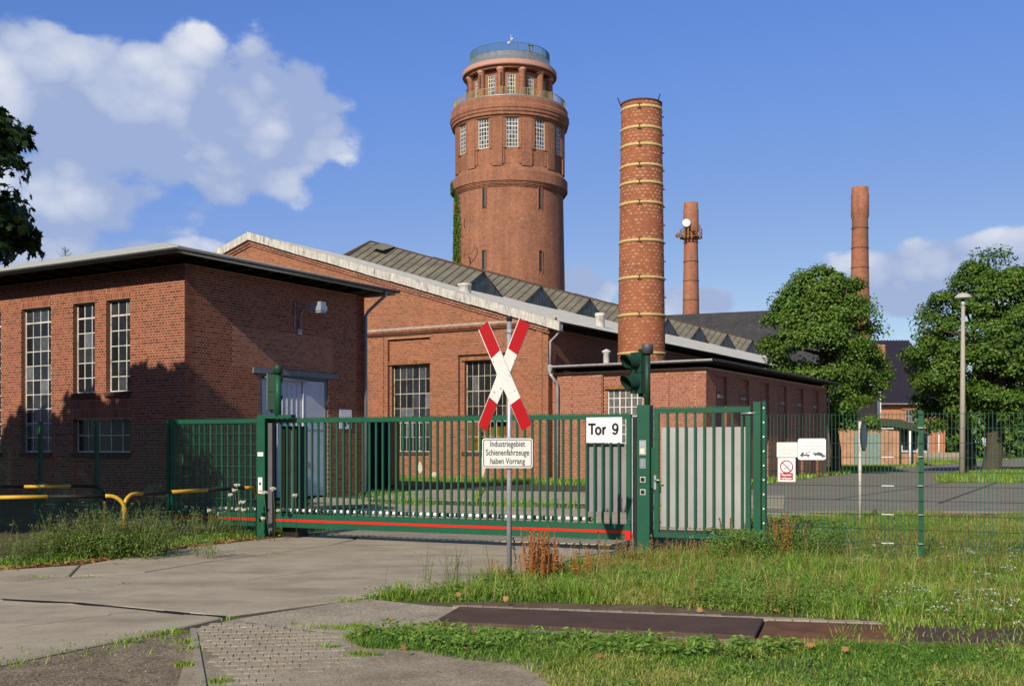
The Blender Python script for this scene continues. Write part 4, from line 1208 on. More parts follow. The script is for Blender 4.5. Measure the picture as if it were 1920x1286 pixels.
MB().lathe(TC, [(tr_(99), tz(336)), (tr_(99), tz(245))], 96).build('drum', M['tower'], TW)
OFF = R(-90 + 2.6)
def tower_window(ang, r, w, z0, z1, cols, rows, surround):
    d = V3(math.cos(ang), math.sin(ang), 0)
    F = Frame(TC + d * r - V3(-d[1], d[0], 0) * w / 2, V3(-d[1], d[0], 0), d)
    fr = MB()
    for (a0, a1, b0, b1, dd) in ((-.5, 0, z0 - .15, z1 + .5, surround), (w, w + .5, z0 - .15, z1 + .5, surround), (0, w, z1, z1 + .5, surround - .003)):
        fr.fbox(F, a0, a1, b0, b1, -.3, dd)
    for (a0, a1, b0, b1, dd) in ((-1.0, -.5, z0 - .6, z1 + .95, surround * .5), (w + .5, w + 1.0, z0 - .6, z1 + .95, surround * .5), (-.5, w + .5, z1 + .5, z1 + .95, surround * .5 - .003)):
        if w > 1.5:
            fr.fbox(F, a0, a1, b0, b1, -.4, dd)
    fr.build('window_surround', M['tower'], TW)
    vis = math.sin(ang) < 0.2
    if vis:
        window(TW, F, 0, w, z0, z1, cols, rows, -.06, plain('tower_frame_cream', (0.62, 0.58, 0.46), 0.6) if 'tower_frame_cream' not in bpy.data.materials else bpy.data.materials['tower_frame_cream'], M['glass_tower'], bar=0.085, frame=0.12, thick_rows=(5,) if rows > 6 else ())
for k in range(12):
    aw_, ap_ = OFF + k * R(30), OFF + R(15) + k * R(30)
    tower_window(aw_, tr_(99), tr_(22), tz(303), tz(243), 4, 8, 0.22)
    hwd = R(5.2)
    MB().arcbox(TC, tr_(97), tr_(103.5), ap_ - hwd, ap_ + hwd, tz(336), tz(245), 4).build('pilaster', M['tower'], TW)
    sl = MB()
    for (da0, da1, r1) in ((-hwd - R(2.2), -hwd - R(.05), 101.2), (hwd + R(.05), hwd + R(2.2), 101.2)):
        sl.arcbox(TC, tr_(97), tr_(r1), ap_ + da0, ap_ + da1, tz(332), tz(246), 2)
    sl.build('pilaster_step', M['tower'], TW)
MB().lathe(TC, [(tr_(97), tz(250)), (tr_(104), tz(250)), (tr_(105), tz(247)), (tr_(108), tz(246)), (tr_(108), tz(242)), (tr_(110), tz(240)), (tr_(110), tz(236)), (tr_(111.5), tz(234)), (tr_(111.5), tz(228)), (tr_(109), tz(224)), (tr_(109), tz(216)), (tr_(106), tz(213)), (tr_(104), tz(211.5)), (tr_(72), tz(208))], 96, smooth=False).build('main_cornice', M['tower'], TW)
def ring_rail(r, z0, h, n, mat, name, every=8):
    mb = MB()
    ring = [TC + V3(r * math.cos(t), r * math.sin(t), 0) for t in np.linspace(0, 2 * math.pi, 73)]
    for zz, rr in ((z0 + h, .05), (z0 + .1, .035)):
        mb.tube([q + zz * UP for q in ring], rr, 5, caps=False)
    for k in range(n):
        t = 2 * math.pi * k / n
        q = TC + V3(r * math.cos(t), r * math.sin(t), 0)
        mb.tube([q + z0 * UP, q + (z0 + h) * UP], 0.05 if k % every == 0 else 0.03, 4, caps=False)
    return mb.build(name, mat, TW)
ring_rail(tr_(104), tz(211.5), 1.15, 220, plain('railing_ochre', (0.34, 0.30, 0.15), 0.6), 'gallery_railing')
MB().lathe(TC, [(tr_(104.6), tz(212.4)), (tr_(105.4), tz(212.4)), (tr_(105.4), tz(210.8)), (tr_(104.6), tz(210.8))], 96).build('coping', M['zinc'], TW)
MB().lathe(TC, [(tr_(69), tz(212)), (tr_(69), tz(150))], 72).build('upper_drum', M['tower'], TW)
for k in range(12):
    aw_, ac = OFF + k * R(30), OFF + R(15) + k * R(30)
    tower_window(aw_, tr_(69), tr_(14.5), tz(206), tz(163), 3, 6, 0.18)
    q = TC + V3(math.cos(ac), math.sin(ac), 0) * tr_(75.5)
    cl_ = MB().lathe(q, [(tr_(6.9), tz(212)), (tr_(6.3), tz(158))], 18).build('column', M['tower'], TW)
    MB().lathe(q, [(tr_(6.3), tz(158.5)), (tr_(7.4), tz(157.5)), (tr_(8.0), tz(156)), (tr_(8.0), tz(154)), (tr_(7.0), tz(152.8))], 18).build('capital', M['ring_pink'], cl_)
    if k in (7, 8, 9, 10, 11):
        q2 = TC + V3(math.cos(ac + R(1.5)), math.sin(ac + R(1.5)), 0) * tr_(81.8)
        MB().box(q2[0] - .10, q2[0] + .10, q2[1] - .12, q2[1] + .1, tz(186), tz(163)).build('cable_tray', M['sill'], TW)
MB().lathe(TC, [(tr_(72), tz(155)), (tr_(82), tz(154.5)), (tr_(83), tz(151)), (tr_(87.5), tz(150)), (tr_(87.5), tz(149))], 96, smooth=False).build('architrave', M['reveal'], TW)
MB().lathe(TC, [(tr_(87.5), tz(149.5)), (tr_(88.4), tz(148.5)), (tr_(88.4), tz(141.5)), (tr_(87), tz(140.5))], 96, smooth=False).build('crown_band', M['ring_pink'], TW)
MB().lathe(TC, [(tr_(87.3), tz(141)), (tr_(84), tz(136)), (tr_(79), tz(131.5)), (tr_(76), tz(129.5)), (tr_(75.5), tz(122)), (tr_(74), tz(121.2)), (0, tz(119))], 96).build('crown_roof', M['zinc'], TW)
ring_rail(tr_(74.5), tz(121.5), 1.25, 200, plain('railing_blue_green', (0.09, 0.17, 0.17), 0.6), 'platform_railing', 12)
an = MB()
q = TC + V3(.2, -tr_(72), tz(121))
an.tube([q, q + V3(0, 0, 2.4)], .035, 6)
for dx, dz, rr in ((-.3, 1.0, .25), (.2, 1.6, .2)):
    an.lathe(q + V3(dx, -.3, dz), [(0, -rr), (rr * .7, -rr * .7), (rr, 0), (rr * .7, rr * .7), (0, rr)], 10)
an.build('antenna_mast', plain('antenna_cream', (0.6, 0.62, 0.45), 0.6), TW)
q = TC + V3(math.cos(R(-58)), math.sin(R(-58)), 0) * tr_(72)
MB().box(q[0] - .25, q[0] + .25, q[1] - .25, q[1] + .25, tz(121), tz(109)).box(q[0] - .4, q[0] + .4, q[1] - .4, q[1] + .1, tz(109), tz(107.5)).build('antenna_box', M['signal_back'], TW)
for dang in (-30, 30):
    for (pa_, pb_) in ((410, 370), (526, 486)):
        a = OFF + R(dang + (1.2 if dang < 0 else 0))
        rr = tr_(101.5 if pa_ < 450 else 103)
        d = V3(math.cos(a), math.sin(a), 0)
        F = Frame(TC + d * rr - V3(-d[1], d[0], 0) * .3, V3(-d[1], d[0], 0), d)
        sl = MB().fbox(F, 0, .6, tz(pa_), tz(pb_), -.6, .01)
        o_ = sl.build('slit_window', M['black'], TW)
        MB().fbox(F, -.08, 0, tz(pa_) - .1, tz(pb_) + .1, -.4, .12).fbox(F, .6, .68, tz(pa_) - .1, tz(pb_) + .1, -.4, .12).fbox(F, 0, .6, tz(pb_), tz(pb_) + .1, -.4, .12).build('slit_reveal', M['tower'], TW)
        MB().fbox(F, .34, .5, tz(pa_) + .2, tz(pb_) - .3, .01, .04).build('slit_frame', M['gutter'], TW)

# ------------------------------------------------------------------ leaves, crowns and trees
def leaf_cloud(cent, nrm, size, shape, seed, up=0.5, sizes=None):
    """many leaves as one mesh: centres, outward directions; shape is a list of 2-D outline points"""
    r = np.random.default_rng(seed)
    n = len(cent)
    d = nrm + r.normal(0, .55, (n, 3)) + np.array((0, 0, up))
    d /= np.linalg.norm(d, axis=1)[:, None]
    ref = r.normal(0, 1, (n, 3))
    a = np.cross(d, ref); a /= np.linalg.norm(a, axis=1)[:, None] + 1e-9
    b = np.cross(d, a)
    s_ = (size * r.uniform(.65, 1.25, n))[:, None, None]
    sh = np.array(shape)
    bend = -0.25 * (sh[:, 0] ** 2 + sh[:, 1] ** 2)
    V = cent[:, None] + s_ * (a[:, None] * sh[None, :, 0:1] + b[:, None] * sh[None, :, 1:2] + d[:, None] * bend[None, :, None])
    k = len(sh)
    return V.reshape(-1, 3), (np.arange(n) * k)
DIAM = [(-.5, 0), (0, -.32), (.5, 0), (0, .32)]
MAPLE = [(0, -.55), (.10, -.28), (.45, -.36), (.34, -.08), (.56, .12), (.24, .16), (.22, .44), (.06, .30), (0, .62), (-.06, .30), (-.22, .44), (-.24, .16), (-.56, .12), (-.34, -.08), (-.45, -.36), (-.10, -.28)]
def quads(start, k=4):
    return start[:, None] + np.arange(k)[None]
def crown_points(lobes, per, seed, inner=0.25):
    """clumped points in a crown: lobes (centre, radius xyz)"""
    r = np.random.default_rng(seed)
    C_, N_ = [], []
    for (c, rad, ncl, crad_) in lobes:
        c, rad = np.array(c, float), np.array(rad, float)
        u = r.normal(0, 1, (ncl, 3)); u /= np.linalg.norm(u, axis=1)[:, None]
        q = c + u * rad * (r.uniform(inner, 1.0, ncl) ** .45)[:, None]
        for cc, uu in zip(q, u):
            m = int(per * r.uniform(.5, 1.5))
            v = r.normal(0, 1, (m, 3)); v /= np.linalg.norm(v, axis=1)[:, None]
            v[:, 2] = np.where(v[:, 2] < -.5, -v[:, 2] * .6, v[:, 2])
            sc = crad_ * r.uniform(.6, 1.25)
            C_.append(cc + v * sc * np.array((1, 1, .8)) * (r.uniform(.15, 1, m) ** .5)[:, None])
            N_.append(v * .6 + uu * .6)
    return np.concatenate(C_), np.concatenate(N_)
def make_tree(name, label, base, trunk_r, trunk_top, lobes, per, size, mat, seed, shape=DIAM, group=None, limbs=9, inner=.3):
    t = thing(name, label, 'tree', base, group)
    r = random.Random(seed)
    base = np.array(base, float)
    top = np.array(trunk_top, float)
    tk = MB()
    n = 7
    pts = [base + (top - base) * (i / (n - 1)) + V3(r.uniform(-.12, .12), r.uniform(-.12, .12), 0) * (0 < i) for i in range(n)]
    p0 = pts[0] + (pts[1] - pts[0]) * .22
    tk.tube([pts[0], p0] + pts[1:], [trunk_r * 1.3, trunk_r * 1.03] + [trunk_r * (1 - .62 * i / (n - 1)) for i in range(1, n)], 12)
    lb = [l for l in lobes]
    for i in range(limbs):
        l = lb[i % len(lb)]
        s0 = pts[2 + i % (n - 2)]
        e0 = np.array(l[0]) + np.array(l[1]) * np.array([r.uniform(-.75, .75) for _ in range(3)])
        mid = (s0 + e0) / 2 + V3(0, 0, r.uniform(.1, .5))
        tk.tube([s0, mid, e0], [trunk_r * .38, trunk_r * .24, trunk_r * .07], 7)
    tk.build('trunk', M['bark'], t)
    Cn, Nn = crown_points(lobes, per, seed, inner)
    Vv, st = leaf_cloud(Cn, Nn, size, shape, seed + 1)
    me = np_mesh('crown', Vv - base, quads(st, len(shape)), mat)
    link('crown', me, t)
    return t
# the maple behind the annexe and the two limes by the lamp
_s = 0.88
_mp = [((21.0, 74.5, 8.8), (3.7, 3.6, 4.8), 115, 1.1), ((20.8, 74.2, 12.2), (1.7, 2.0, 1.9), 26, .85), ((22.8, 74.4, 8.6), (2.2, 2.4, 3.2), 24, 1.0), ((18.8, 73.8, 8.0), (1.9, 2.0, 2.7), 22, .95),
       ((23.3, 73.6, 3.6), (1.5, 1.7, 1.2), 11, .7), ((20.4, 73.2, 4.8), (2.6, 2.2, 1.8), 26, .95), ((24.2, 74.5, 6.3), (1.3, 1.5, 2.0), 12, .9), ((22.4, 74.5, 12.0), (1.2, 1.5, 1.6), 12, .8), ((19.2, 74.2, 11.2), (1.2, 1.5, 1.5), 10, .8)]
_mp = [((c[0] * _s, c[1] * _s, 1.6 + (c[2] - 1.6) * _s), tuple(q * _s for q in rr), n, cr * _s) for c, rr, n, cr in _mp]
make_tree('maple_tree', 'full green maple rising behind the far end of the annexe', (19.6, 66.2, 0), .34, (19.0, 65.6, 8.5), _mp, 270, .19, M['leaf1'], 11, inner=.45)
make_tree('lime_tree', 'broad green tree right of the street lamp with a thick dark trunk', G(1858, 886), .58, (31.6, 70.2, 9.0),
          [((31.0, 69.8, 8.2), (4.7, 4.2, 4.6), 165, 1.15), ((30.6, 69.8, 11.6), (2.4, 2.6, 2.3), 34, 1.0), ((34.2, 69.8, 9.4), (3.6, 3.4, 3.6), 60, 1.1), ((26.8, 68.8, 7.0), (1.8, 2.0, 2.4), 28, .9), ((27.4, 69.0, 10.2), (1.1, 1.4, 1.3), 8, .75),
           ((35.5, 68.6, 3.6), (2.8, 2.0, 1.4), 26, .9), ((30.0, 68.2, 4.2), (2.6, 2.2, 1.3), 28, .9)], 270, .20, M['leaf2'], 12, inner=.45)
make_tree('lime_tree', 'smaller green tree just left of the thick trunk beyond the lamp', G(1822, 884), .36, (29.8, 72.5, 6.5),
          [((29.6, 73.0, 6.6), (3.0, 2.6, 3.2), 55, 1.0), ((28.2, 72.0, 4.4), (1.6, 1.6, 1.2), 14, .8), ((26.8, 70.6, 3.0), (.9, .9, .8), 5, .6)], 200, .23, M['leaf2'], 13)
# trees along the left roadside: one reaches into the frame, their shade falls on the workshop
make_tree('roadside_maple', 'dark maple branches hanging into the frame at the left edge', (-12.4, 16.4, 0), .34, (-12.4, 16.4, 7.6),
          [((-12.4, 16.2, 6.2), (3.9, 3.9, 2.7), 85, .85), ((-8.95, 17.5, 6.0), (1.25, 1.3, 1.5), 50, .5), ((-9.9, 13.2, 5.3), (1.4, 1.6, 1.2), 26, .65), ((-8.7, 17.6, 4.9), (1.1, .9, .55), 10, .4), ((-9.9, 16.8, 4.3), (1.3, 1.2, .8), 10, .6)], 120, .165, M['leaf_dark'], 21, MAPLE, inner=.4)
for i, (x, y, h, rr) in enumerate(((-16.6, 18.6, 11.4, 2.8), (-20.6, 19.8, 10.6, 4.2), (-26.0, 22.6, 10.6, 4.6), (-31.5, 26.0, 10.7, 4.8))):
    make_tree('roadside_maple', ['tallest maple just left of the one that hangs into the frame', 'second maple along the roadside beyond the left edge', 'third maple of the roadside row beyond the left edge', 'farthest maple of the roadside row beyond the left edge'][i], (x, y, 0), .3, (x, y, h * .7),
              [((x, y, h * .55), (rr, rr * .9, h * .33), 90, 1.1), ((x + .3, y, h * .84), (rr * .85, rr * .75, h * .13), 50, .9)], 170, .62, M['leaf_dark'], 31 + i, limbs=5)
# shrubs and trees closing the view at the far right
TB = []
r_ = random.Random(3)
lob = []
for k in range(26):
    X = 44 + k * 4.2 + r_.uniform(-2, 2); Yb = 150 + r_.uniform(-12, 16) + k * 2; H = r_.uniform(6.5, 10.5)
    lob.append(((X, Yb, H * .5), (4.6, 4, H * .5), 26, 1.9))
Cn, Nn = crown_points(lob, 60, 77, .4)
Vv, st = leaf_cloud(Cn, Nn, 1.0, DIAM, 78)
link('distant_shrubs', np_mesh('distant_shrubs', Vv, quads(st), M['leaf1']), None, kind='stuff', label='distant dark green shrubbery closing the view at the far right')
# unseen trees added behind and right of the viewer to dim the sky light
lob = []
for k in range(22):
    f_ = k / 21
    X, Yb = (-46 + 150 * f_, -46 + 6 * math.sin(k)) if f_ < .55 else (24 + 22 * math.sin((f_ - .55) * 3), -34 + (f_ - .55) * 105)
    H = r_.uniform(13, 17)
    lob.append(((X, Yb, H * .55), (5.2, 5.2, H * .45), 30, 2.2))
Cn, Nn = crown_points(lob, 55, 79, .4)
Vv, st = leaf_cloud(Cn, Nn, 1.5, DIAM, 80)
link('added_tree_belt', np_mesh('added_tree_belt', Vv, quads(st), M['leaf_dark']), None, kind='stuff', label='added belt of dark green trees, unseen behind the viewer')
# small conifer top behind the workshop roof
ct = thing('larch_tree', 'thin pale conifer tip behind the grey workshop roof', 'tree', (-29.0, 71.0, 0))
tk = MB().tube([(-29.0, 71, 0), (-29.0, 71, 14.6)], [.22, .02], 7)
tk.build('trunk', M['bark'], ct)
br = MB()
for k in range(60):
    z = 8.5 + k * .1; t = k * 2.4; L = (14.9 - z) * .28 + .12
    q = V3(-29.0, 71, z)
    e_ = q + V3(math.cos(t) * L, math.sin(t) * L, L * .45)
    br.tube([q, (q + e_) / 2 + V3(0, 0, -.05), e_], [.022, .016, .006], 4)
    for m_ in range(4):
        f_ = .35 + .18 * m_
        qq = q + (e_ - q) * f_
        br.tube([qq, qq + V3(random.uniform(-.2, .2), random.uniform(-.2, .2), .2)], [.012, .004], 3)
br.build('crown', M['conifer'], ct)
# ivy up the left side of the tower
r = np.random.default_rng(5)
n = 14000
zz = r.uniform(0, 1, n) ** .9
z_ = tz(600) + (tz(346) - tz(600)) * zz
edge = np.interp(zz, [0, .3, .6, .8, .9, 1], [-146, -147, -150, -153, -158, -166])
ang = R(1) * (edge + r.normal(0, 1.6, n) - r.uniform(0, 1, n) ** .7 * 50)
rad_ = np.interp(z_, [tz(540), tz(372)], [tr_(103.5), tr_(100.5)]) + r.uniform(.02, .32, n)
rad_ = np.where(z_ > tz(366), rad_ + tr_(6.5), rad_)
dd = np.stack([np.cos(ang), np.sin(ang), 0 * ang], 1)
cen = TC + dd * rad_[:, None] + z_[:, None] * UP
Vv, st = leaf_cloud(cen, dd, .34, DIAM, 6, .2)
iv = thing('ivy', 'bright green ivy climbing the left side of the water tower', 'ivy', TC + V3(-8.5, -2, 0))
link('foliage', np_mesh('foliage', Vv - org_of(iv), quads(st), M['ivy']), iv, kind='stuff')
stm = MB()
for pts_ in (((868, 470), (874, 478), (884, 474), (890, 466), (888, 455)), ((866, 462), (872, 470), (870, 482)), ((854, 380), (851, 390), (854, 398))):
    stm.tube([P(a, b, 173 - 8.0) for a, b in pts_], .09, 5)
stm.build('stem', M['rust'], iv)

# ------------------------------------------------------------------ far chimneys and buildings
def stack(name, label, cx, Y, pyt, rt, rb, extra=None):
    X = (cx - 960) / FPX * Y
    c = V3(X, Y, 0)
    t = thing(name, label, 'chimney', c)
    k = Y / FPX
    zt = 1.6 + (HOR - pyt) * k
    MB().lathe(c, [(rb * k * 1.08, 0), (rb * k, 1.6 + (HOR - 590) * k), (rt * k, zt - 4.6), (rt * k * 1.12, zt - 4.2), (rt * k * 1.12, zt - 1.0), (rt * k * 1.05, zt - .9), (rt * k * 1.05, zt), (rt * k * .8, zt), (rt * k * .8, zt - 1)], 40).build('shaft', M['far_stack'], t)
    for j in range(9):
        z = zt - 6 - j * 2.9
        if z < 8: break
        f = (zt - z) / (zt - 1.6 - (HOR - 590) * k)
        r0 = (rt + (rb - rt) * min(f, 1)) * k
        MB().lathe(c, [(r0, z - .035), (r0 + .03, z - .035), (r0 + .03, z + .035), (r0, z + .035)], 40).build('steel_band', M['rust_bar'], t)
    return t, c, k, zt
t, c, k, zt = stack('antenna_chimney', 'far brick chimney carrying a white dish and antenna platform', 1295.5, 165, 381, 12.6, 15.5)
z = 1.6 + (HOR - 447) * k
MB().lathe(c, [(12 * k, z), (21 * k, z), (21 * k, z + .15), (12 * k, z + .15)], 24).build('platform', M['rust'], t)
rl = MB()
for j in range(16):
    a = 2 * math.pi * j / 16
    q = c + V3(math.cos(a), math.sin(a), 0) * 20.5 * k
    rl.tube([q + z * UP, q + (z + 1.3) * UP], .05, 4)
for zz_ in (.65, 1.3):
    rl.tube([c + V3(math.cos(a), math.sin(a), 0) * 20.5 * k + (z + zz_) * UP for a in np.linspace(0, 2 * math.pi, 25)], .04, 4, caps=False)
rl.build('platform_railing', M['rust'], t)
for px0 in (1283, 1290, 1297, 1312):
    q = P(px0, 447, 163.4)
    MB().box(q[0] - .12, q[0] + .12, q[1] - .1, q[1] + .1, q[2], q[2] + 2.0).build('panel_antenna', M['rust'], t)
def dish(pxc, pyc, r_, mat, Y=163.0):
    q = P(pxc, pyc, Y)
    mb = MB()
    n = 24
    vs = [q + V3(r_ * math.cos(a), 0, r_ * math.sin(a)) for a in np.linspace(0, 2 * math.pi, n, endpoint=False)]
    vb = [q + V3(r_ * math.cos(a), .5, r_ * math.sin(a)) for a in np.linspace(0, 2 * math.pi, n, endpoint=False)]
    mb.add(vs + vb + [q - V3(0, .12, 0), q + V3(0, .9, 0)], [(i, (i + 1) % n, 2 * n) for i in range(n)] + [(i, (i + 1) % n, n + (i + 1) % n, n + i) for i in range(n)] + [(n + i, n + (i + 1) % n, 2 * n + 1) for i in range(n)], smooth=False)
    return mb.build('dish', mat, t)
dish(1287, 418, 7.3 * k, M['white']); dish(1271.5, 440.5, 4.3 * k, M['rust']); dish(1299, 431, 3 * k, M['rust'])
stack('brick_chimney', 'far plain brick chimney between the two green trees', 1612.5, 160, 352, 14.5, 17.3)
# slate roofed building beyond the hall
SB = thing('slate_roof_building', 'dark slate roofed building beyond the hall lanterns', 'building', P(1420, 839, 150) * V3(1, 1, 0))
a, b = P(1180, 594, 146), P(1600, 575, 142)
d = (b - a); d[2] = 0; d /= np.linalg.norm(d); nn = np.array((d[1], -d[0], 0))
zr = 18.6
za = lambda q, z: np.array((q[0], q[1], z))
e0, e1 = a + nn * 13, b + nn * 13
f0, f1 = a - nn * 13, b - nn * 13
sb = MB()
for s0, s1 in ((e0, e1), (f0, f1)):
    sb.add([za(a, a[2]), za(b, b[2]), za(s1, 9.4), za(s0, 9.4)], [(0, 1, 2, 3)])
sb.build('roof', M['slate'], SB)
sw = MB()
for q0, q1 in ((e0 - nn * .8, e1 - nn * .8), (f0 + nn * .8, f1 + nn * .8)):
    sw.add([za(q0, 0), za(q1, 0), za(q1, 9.6), za(q0, 9.6)], [(0, 1, 2, 3)])
for q0, q1, ap_ in ((e0 - nn * .8, f0 + nn * .8, a), (e1 - nn * .8, f1 + nn * .8, b)):
    sw.add([za(q0, 0), za(q1, 0), za(q1, 9.3), za(ap_, ap_[2] - .3), za(q0, 9.3)], [(0, 1, 2, 3, 4)])
sw.build('wall', M['far_brick'], SB)
FB = Frame(za(e0 - nn * .8, 0), d, nn)
for j in range(8):
    x0 = 12 + j * 2.4
    wv = MB().fbox(FB, x0, x0 + 1.3, 4.6, 8.2, .0, .06).build('window', M['white_frame'], SB)
    MB().fbox(FB, x0 + .12, x0 + .6, 4.8, 8.0, .06, .075).fbox(FB, x0 + .7, x0 + 1.18, 4.8, 8.0, .06, .075).build('pane', M['glass_tower'], wv)
# tiled house at the right
Y0 = 135.0
hk = Y0 / FPX
HT = thing('tiled_brick_house', 'orange brick house with steep dark purple tiled roof at the far right', 'house', P(1708, 839, Y0) * V3(1, 1, 0))
x0, x1 = P(1641, 839, Y0)[0], P(1772, 839, Y0)[0]
ez = 1.6 + (HOR - 757) * hk
hb_ = MB().box(x0, x1, Y0, Y0 + 14, 0, ez).build('wall', M['far_brick'], HT)
FW = Frame(V3(x0, Y0, 0), V3(1, 0, 0), V3(0, -1, 0))
wx0, wx1 = P(1697, 0, Y0)[0] - x0, P(1728, 0, Y0)[0] - x0
window(HT, FW, wx0, wx1, 1.6 + (HOR - 802) * hk, 1.6 + (HOR - 768) * hk, 5, 3, -.06, M['kerb'], M['glass'], bar=.09, frame=.12)
MB().fbox(FW, wx0 - .5, wx1 + .8, 1.6 + (HOR - 767.5) * hk, 1.6 + (HOR - 764.5) * hk, 0, .2).build('lintel', M['far_brick'], HT)
# roof: a tall hipped roof with tile ribs, ridge far back
zr = 1.6 + (HOR - 622) * hk
ex0, ex1 = x0 - .4, x1 + 1.0
rt_ = MB()
ry = Y0 + 11.0
rx0, rx1 = P(1630, 0, ry)[0], P(1690, 0, ry)[0]
pA, pB, pC, pD = V3(ex0 - 3, Y0 - .8, ez), V3(ex1, Y0 - .8, ez), V3(rx1 + 1.0, ry, zr), V3(rx0 - 3, ry, zr)
rt_.add([pA, pB, pC, pD], [(0, 1, 2, 3)])
rt_.add([pB, V3(ex1, Y0 + 22, ez), pC], [(0, 1, 2)])
rt_.add([pA, pD, V3(ex0 - 3, Y0 + 22, ez)], [(0, 1, 2)])
hroof = rt_.build('roof', M['tile'], HT)
rib = MB()
for j in range(34):
    f = j / 33
    q0 = pA + (pB - pA) * f
    top = pD + (pC - pD) * f
    q1 = V3(q0[0], ry, zr)
    lim = 1.0
    if q0[0] > pC[0]:
        lim = (ex1 - q0[0]) / (ex1 - pC[0])
    q1 = q0 + (V3(q0[0], ry, zr) - q0) * max(lim, .02)
    rib.tube([q0 + V3(0, 0, .03), q1 + V3(0, 0, .03)], .10, 4, smooth=False)
rib.build('tile_ribs', M['tile'], hroof, kind='stuff')
gutter([V3(x0 - .2, Y0 - .85, ez + .02), V3(ex1, Y0 - .85, ez + .02)], .16, M['gutter_pale'], HT)
MB().tube([V3(x1 - .8, Y0 - .15, 3.2), V3(x1 - .8, Y0 - .15, 0.2)], .09, 8).tube([V3(x1 - .8, Y0 - .15, ez), V3(x1 - .8, Y0 - .15, 3.2)], .07, 8).build('downpipe', M['white'], HT)
MB().box(x1 - 3.0, x1 + 3, Y0 - .6, Y0 - .05, 0, 1.0).build('plinth', M['kerb'], HT)
q = P(1648, 652, Y0 + 5)
MB().box(q[0] - .7, q[0] + .6, q[1] - .6, q[1] + .6, q[2] - 1.6, q[2] + .35).build('dormer', M['far_brick'], hroof)
# long brick range behind the maple
BR = thing('brick_range', 'brick building glimpsed behind the maple, with white framed windows', 'building', P(1560, 839, 190) * V3(1, 1, 0))
q0, q1 = P(1470, 839, 190), P(1643, 839, 190)
MB().box(q0[0], q1[0], 190, 204, 0, 17).build('wall', M['far_brick'], BR)
FR = Frame(V3(q0[0], 190, 0), V3(1, 0, 0), V3(0, -1, 0))
for j in range(5):
    window(BR, FR, 1.0 + j * 3.2, 3.0 + j * 3.2, 11.5, 15.0, 3, 3, -.05, M['white_frame'], M['glass_tower'], bar=.1, frame=.14)
MB().box(q0[0] - .5, q1[0] + .5, 189.4, 204, 17, 17.5).build('roof', M['tar'], BR)
# green-doored shed
Ys = 92.0
sk_ = Ys / FPX
SD = thing('garage_shed', 'low brick shed with sloping roof and sage green doors', 'shed', P(1620, 839, Ys) * V3(1, 1, 0))
sx0, sx1, sx2 = P(1566, 0, Ys)[0], P(1686, 0, Ys)[0], P(1742, 0, Ys)[0]
zl, zm = 1.6 + (HOR - 789) * sk_, 1.6 + (HOR - 803) * sk_
s_ = MB()
s_.extrude([V3(sx0, Ys, 0), V3(sx1, Ys, 0), V3(sx1, Ys, zm), V3(sx0, Ys, zl)], V3(0, 8, 0))
s_.build('wall', M['shed_brick'], SD)
dx0, dx1 = P(1602, 0, Ys)[0], P(1650, 0, Ys)[0]
dm = (dx0 * .55 + dx1 * .45)
for q0, q1 in ((dx0, dm - .05), (dm + .05, dx1)):
    MB().box(q0, q1, Ys - .08, Ys - .01, 0.05, 1.6 + (HOR - 812) * sk_).build('door_leaf', M['greendoor'], SD)
zr2 = 1.6 + (HOR - 808) * sk_
rfm = MB().extrude([V3(sx0 - .8, Ys - .5, zl + .02), V3(sx1, Ys - .5, zm + .05), V3(sx2, Ys - .5, zr2 - .35), V3(sx2, Ys - .5, zr2 - .05), V3(sx1, Ys - .5, zm + .75), V3(sx0 - .8, Ys - .5, zl + .4)], V3(0, 9, 0))
rfm.build('roof', plain('mossy_roof', (0.055, 0.062, 0.042), 0.9, var=.3), SD)
MB().box(sx1 + .02, sx2 - .4, Ys + 2.0, Ys + 8, 0, zr2 - .3).build('lean_to', M['shed_brick'], SD)
for px_ in (1698, 1712, 1733):
    q = P(px_, 0, Ys + 1.9)[0]
    w_ = MB().box(q - .4, q + .4, Ys + 1.85, Ys + 1.98, 1.2, 3.2).build('window', M['door'], SD)
    MB().box(q - .28, q + .28, Ys + 1.80, Ys + 1.85, 1.4, 3.0).build('pane', M['glass'], w_)
MB().tube([V3(sx2 - .2, Ys - .3, 0), V3(sx2 - .2, Ys - .3, zr2 - .3)], .07, 6).build('post', M['galv'], SD)
MB().tube([V3(sx1 + .8, Ys - .3, 0), V3(sx1 + .8, Ys - .3, zm)], .09, 6).build('post', M['white'], SD)
# dark storage box between workshop and hall
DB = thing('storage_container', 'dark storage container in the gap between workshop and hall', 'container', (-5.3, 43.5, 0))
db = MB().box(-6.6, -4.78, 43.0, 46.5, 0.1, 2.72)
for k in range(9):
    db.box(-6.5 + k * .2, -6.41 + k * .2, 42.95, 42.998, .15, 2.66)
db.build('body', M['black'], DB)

# ------------------------------------------------------------------ sliding gate, wicket and mesh fences
GP = V3(1.88, 16.42, 0); GD = V3(.9052, -.4250, 0); GD /= np.linalg.norm(GD); GN = V3(GD[1], -GD[0], 0)
if GN[1] > 0: GN = -GN
FG = Frame(GP, GD, GN)                   # along: to the right; outward: towards the camera
GT = thing('sliding_gate', 'long green steel sliding gate with vertical bars and red stripe', 'gate', FG.p(-3.5, 0, 0))
L0, L1 = -9.05, -.09
MB().fbox(FG, L0, L1, .21, .445, -.05, .05).build('bottom_rail', M['green'], GT)
MB().fbox(FG, L0, L1 + .002, .312, .352, .0502, .054).build('red_stripe', M['redtape'], GT)
MB().fbox(FG, L1 - .085, L1 + .005, .215, .352, .051, .058).build('red_end_mark', M['redtape'], GT)
MB().fbox(FG, L0, L1, 2.03, 2.10, -.035, .035).build('top_rail', M['green'], GT)
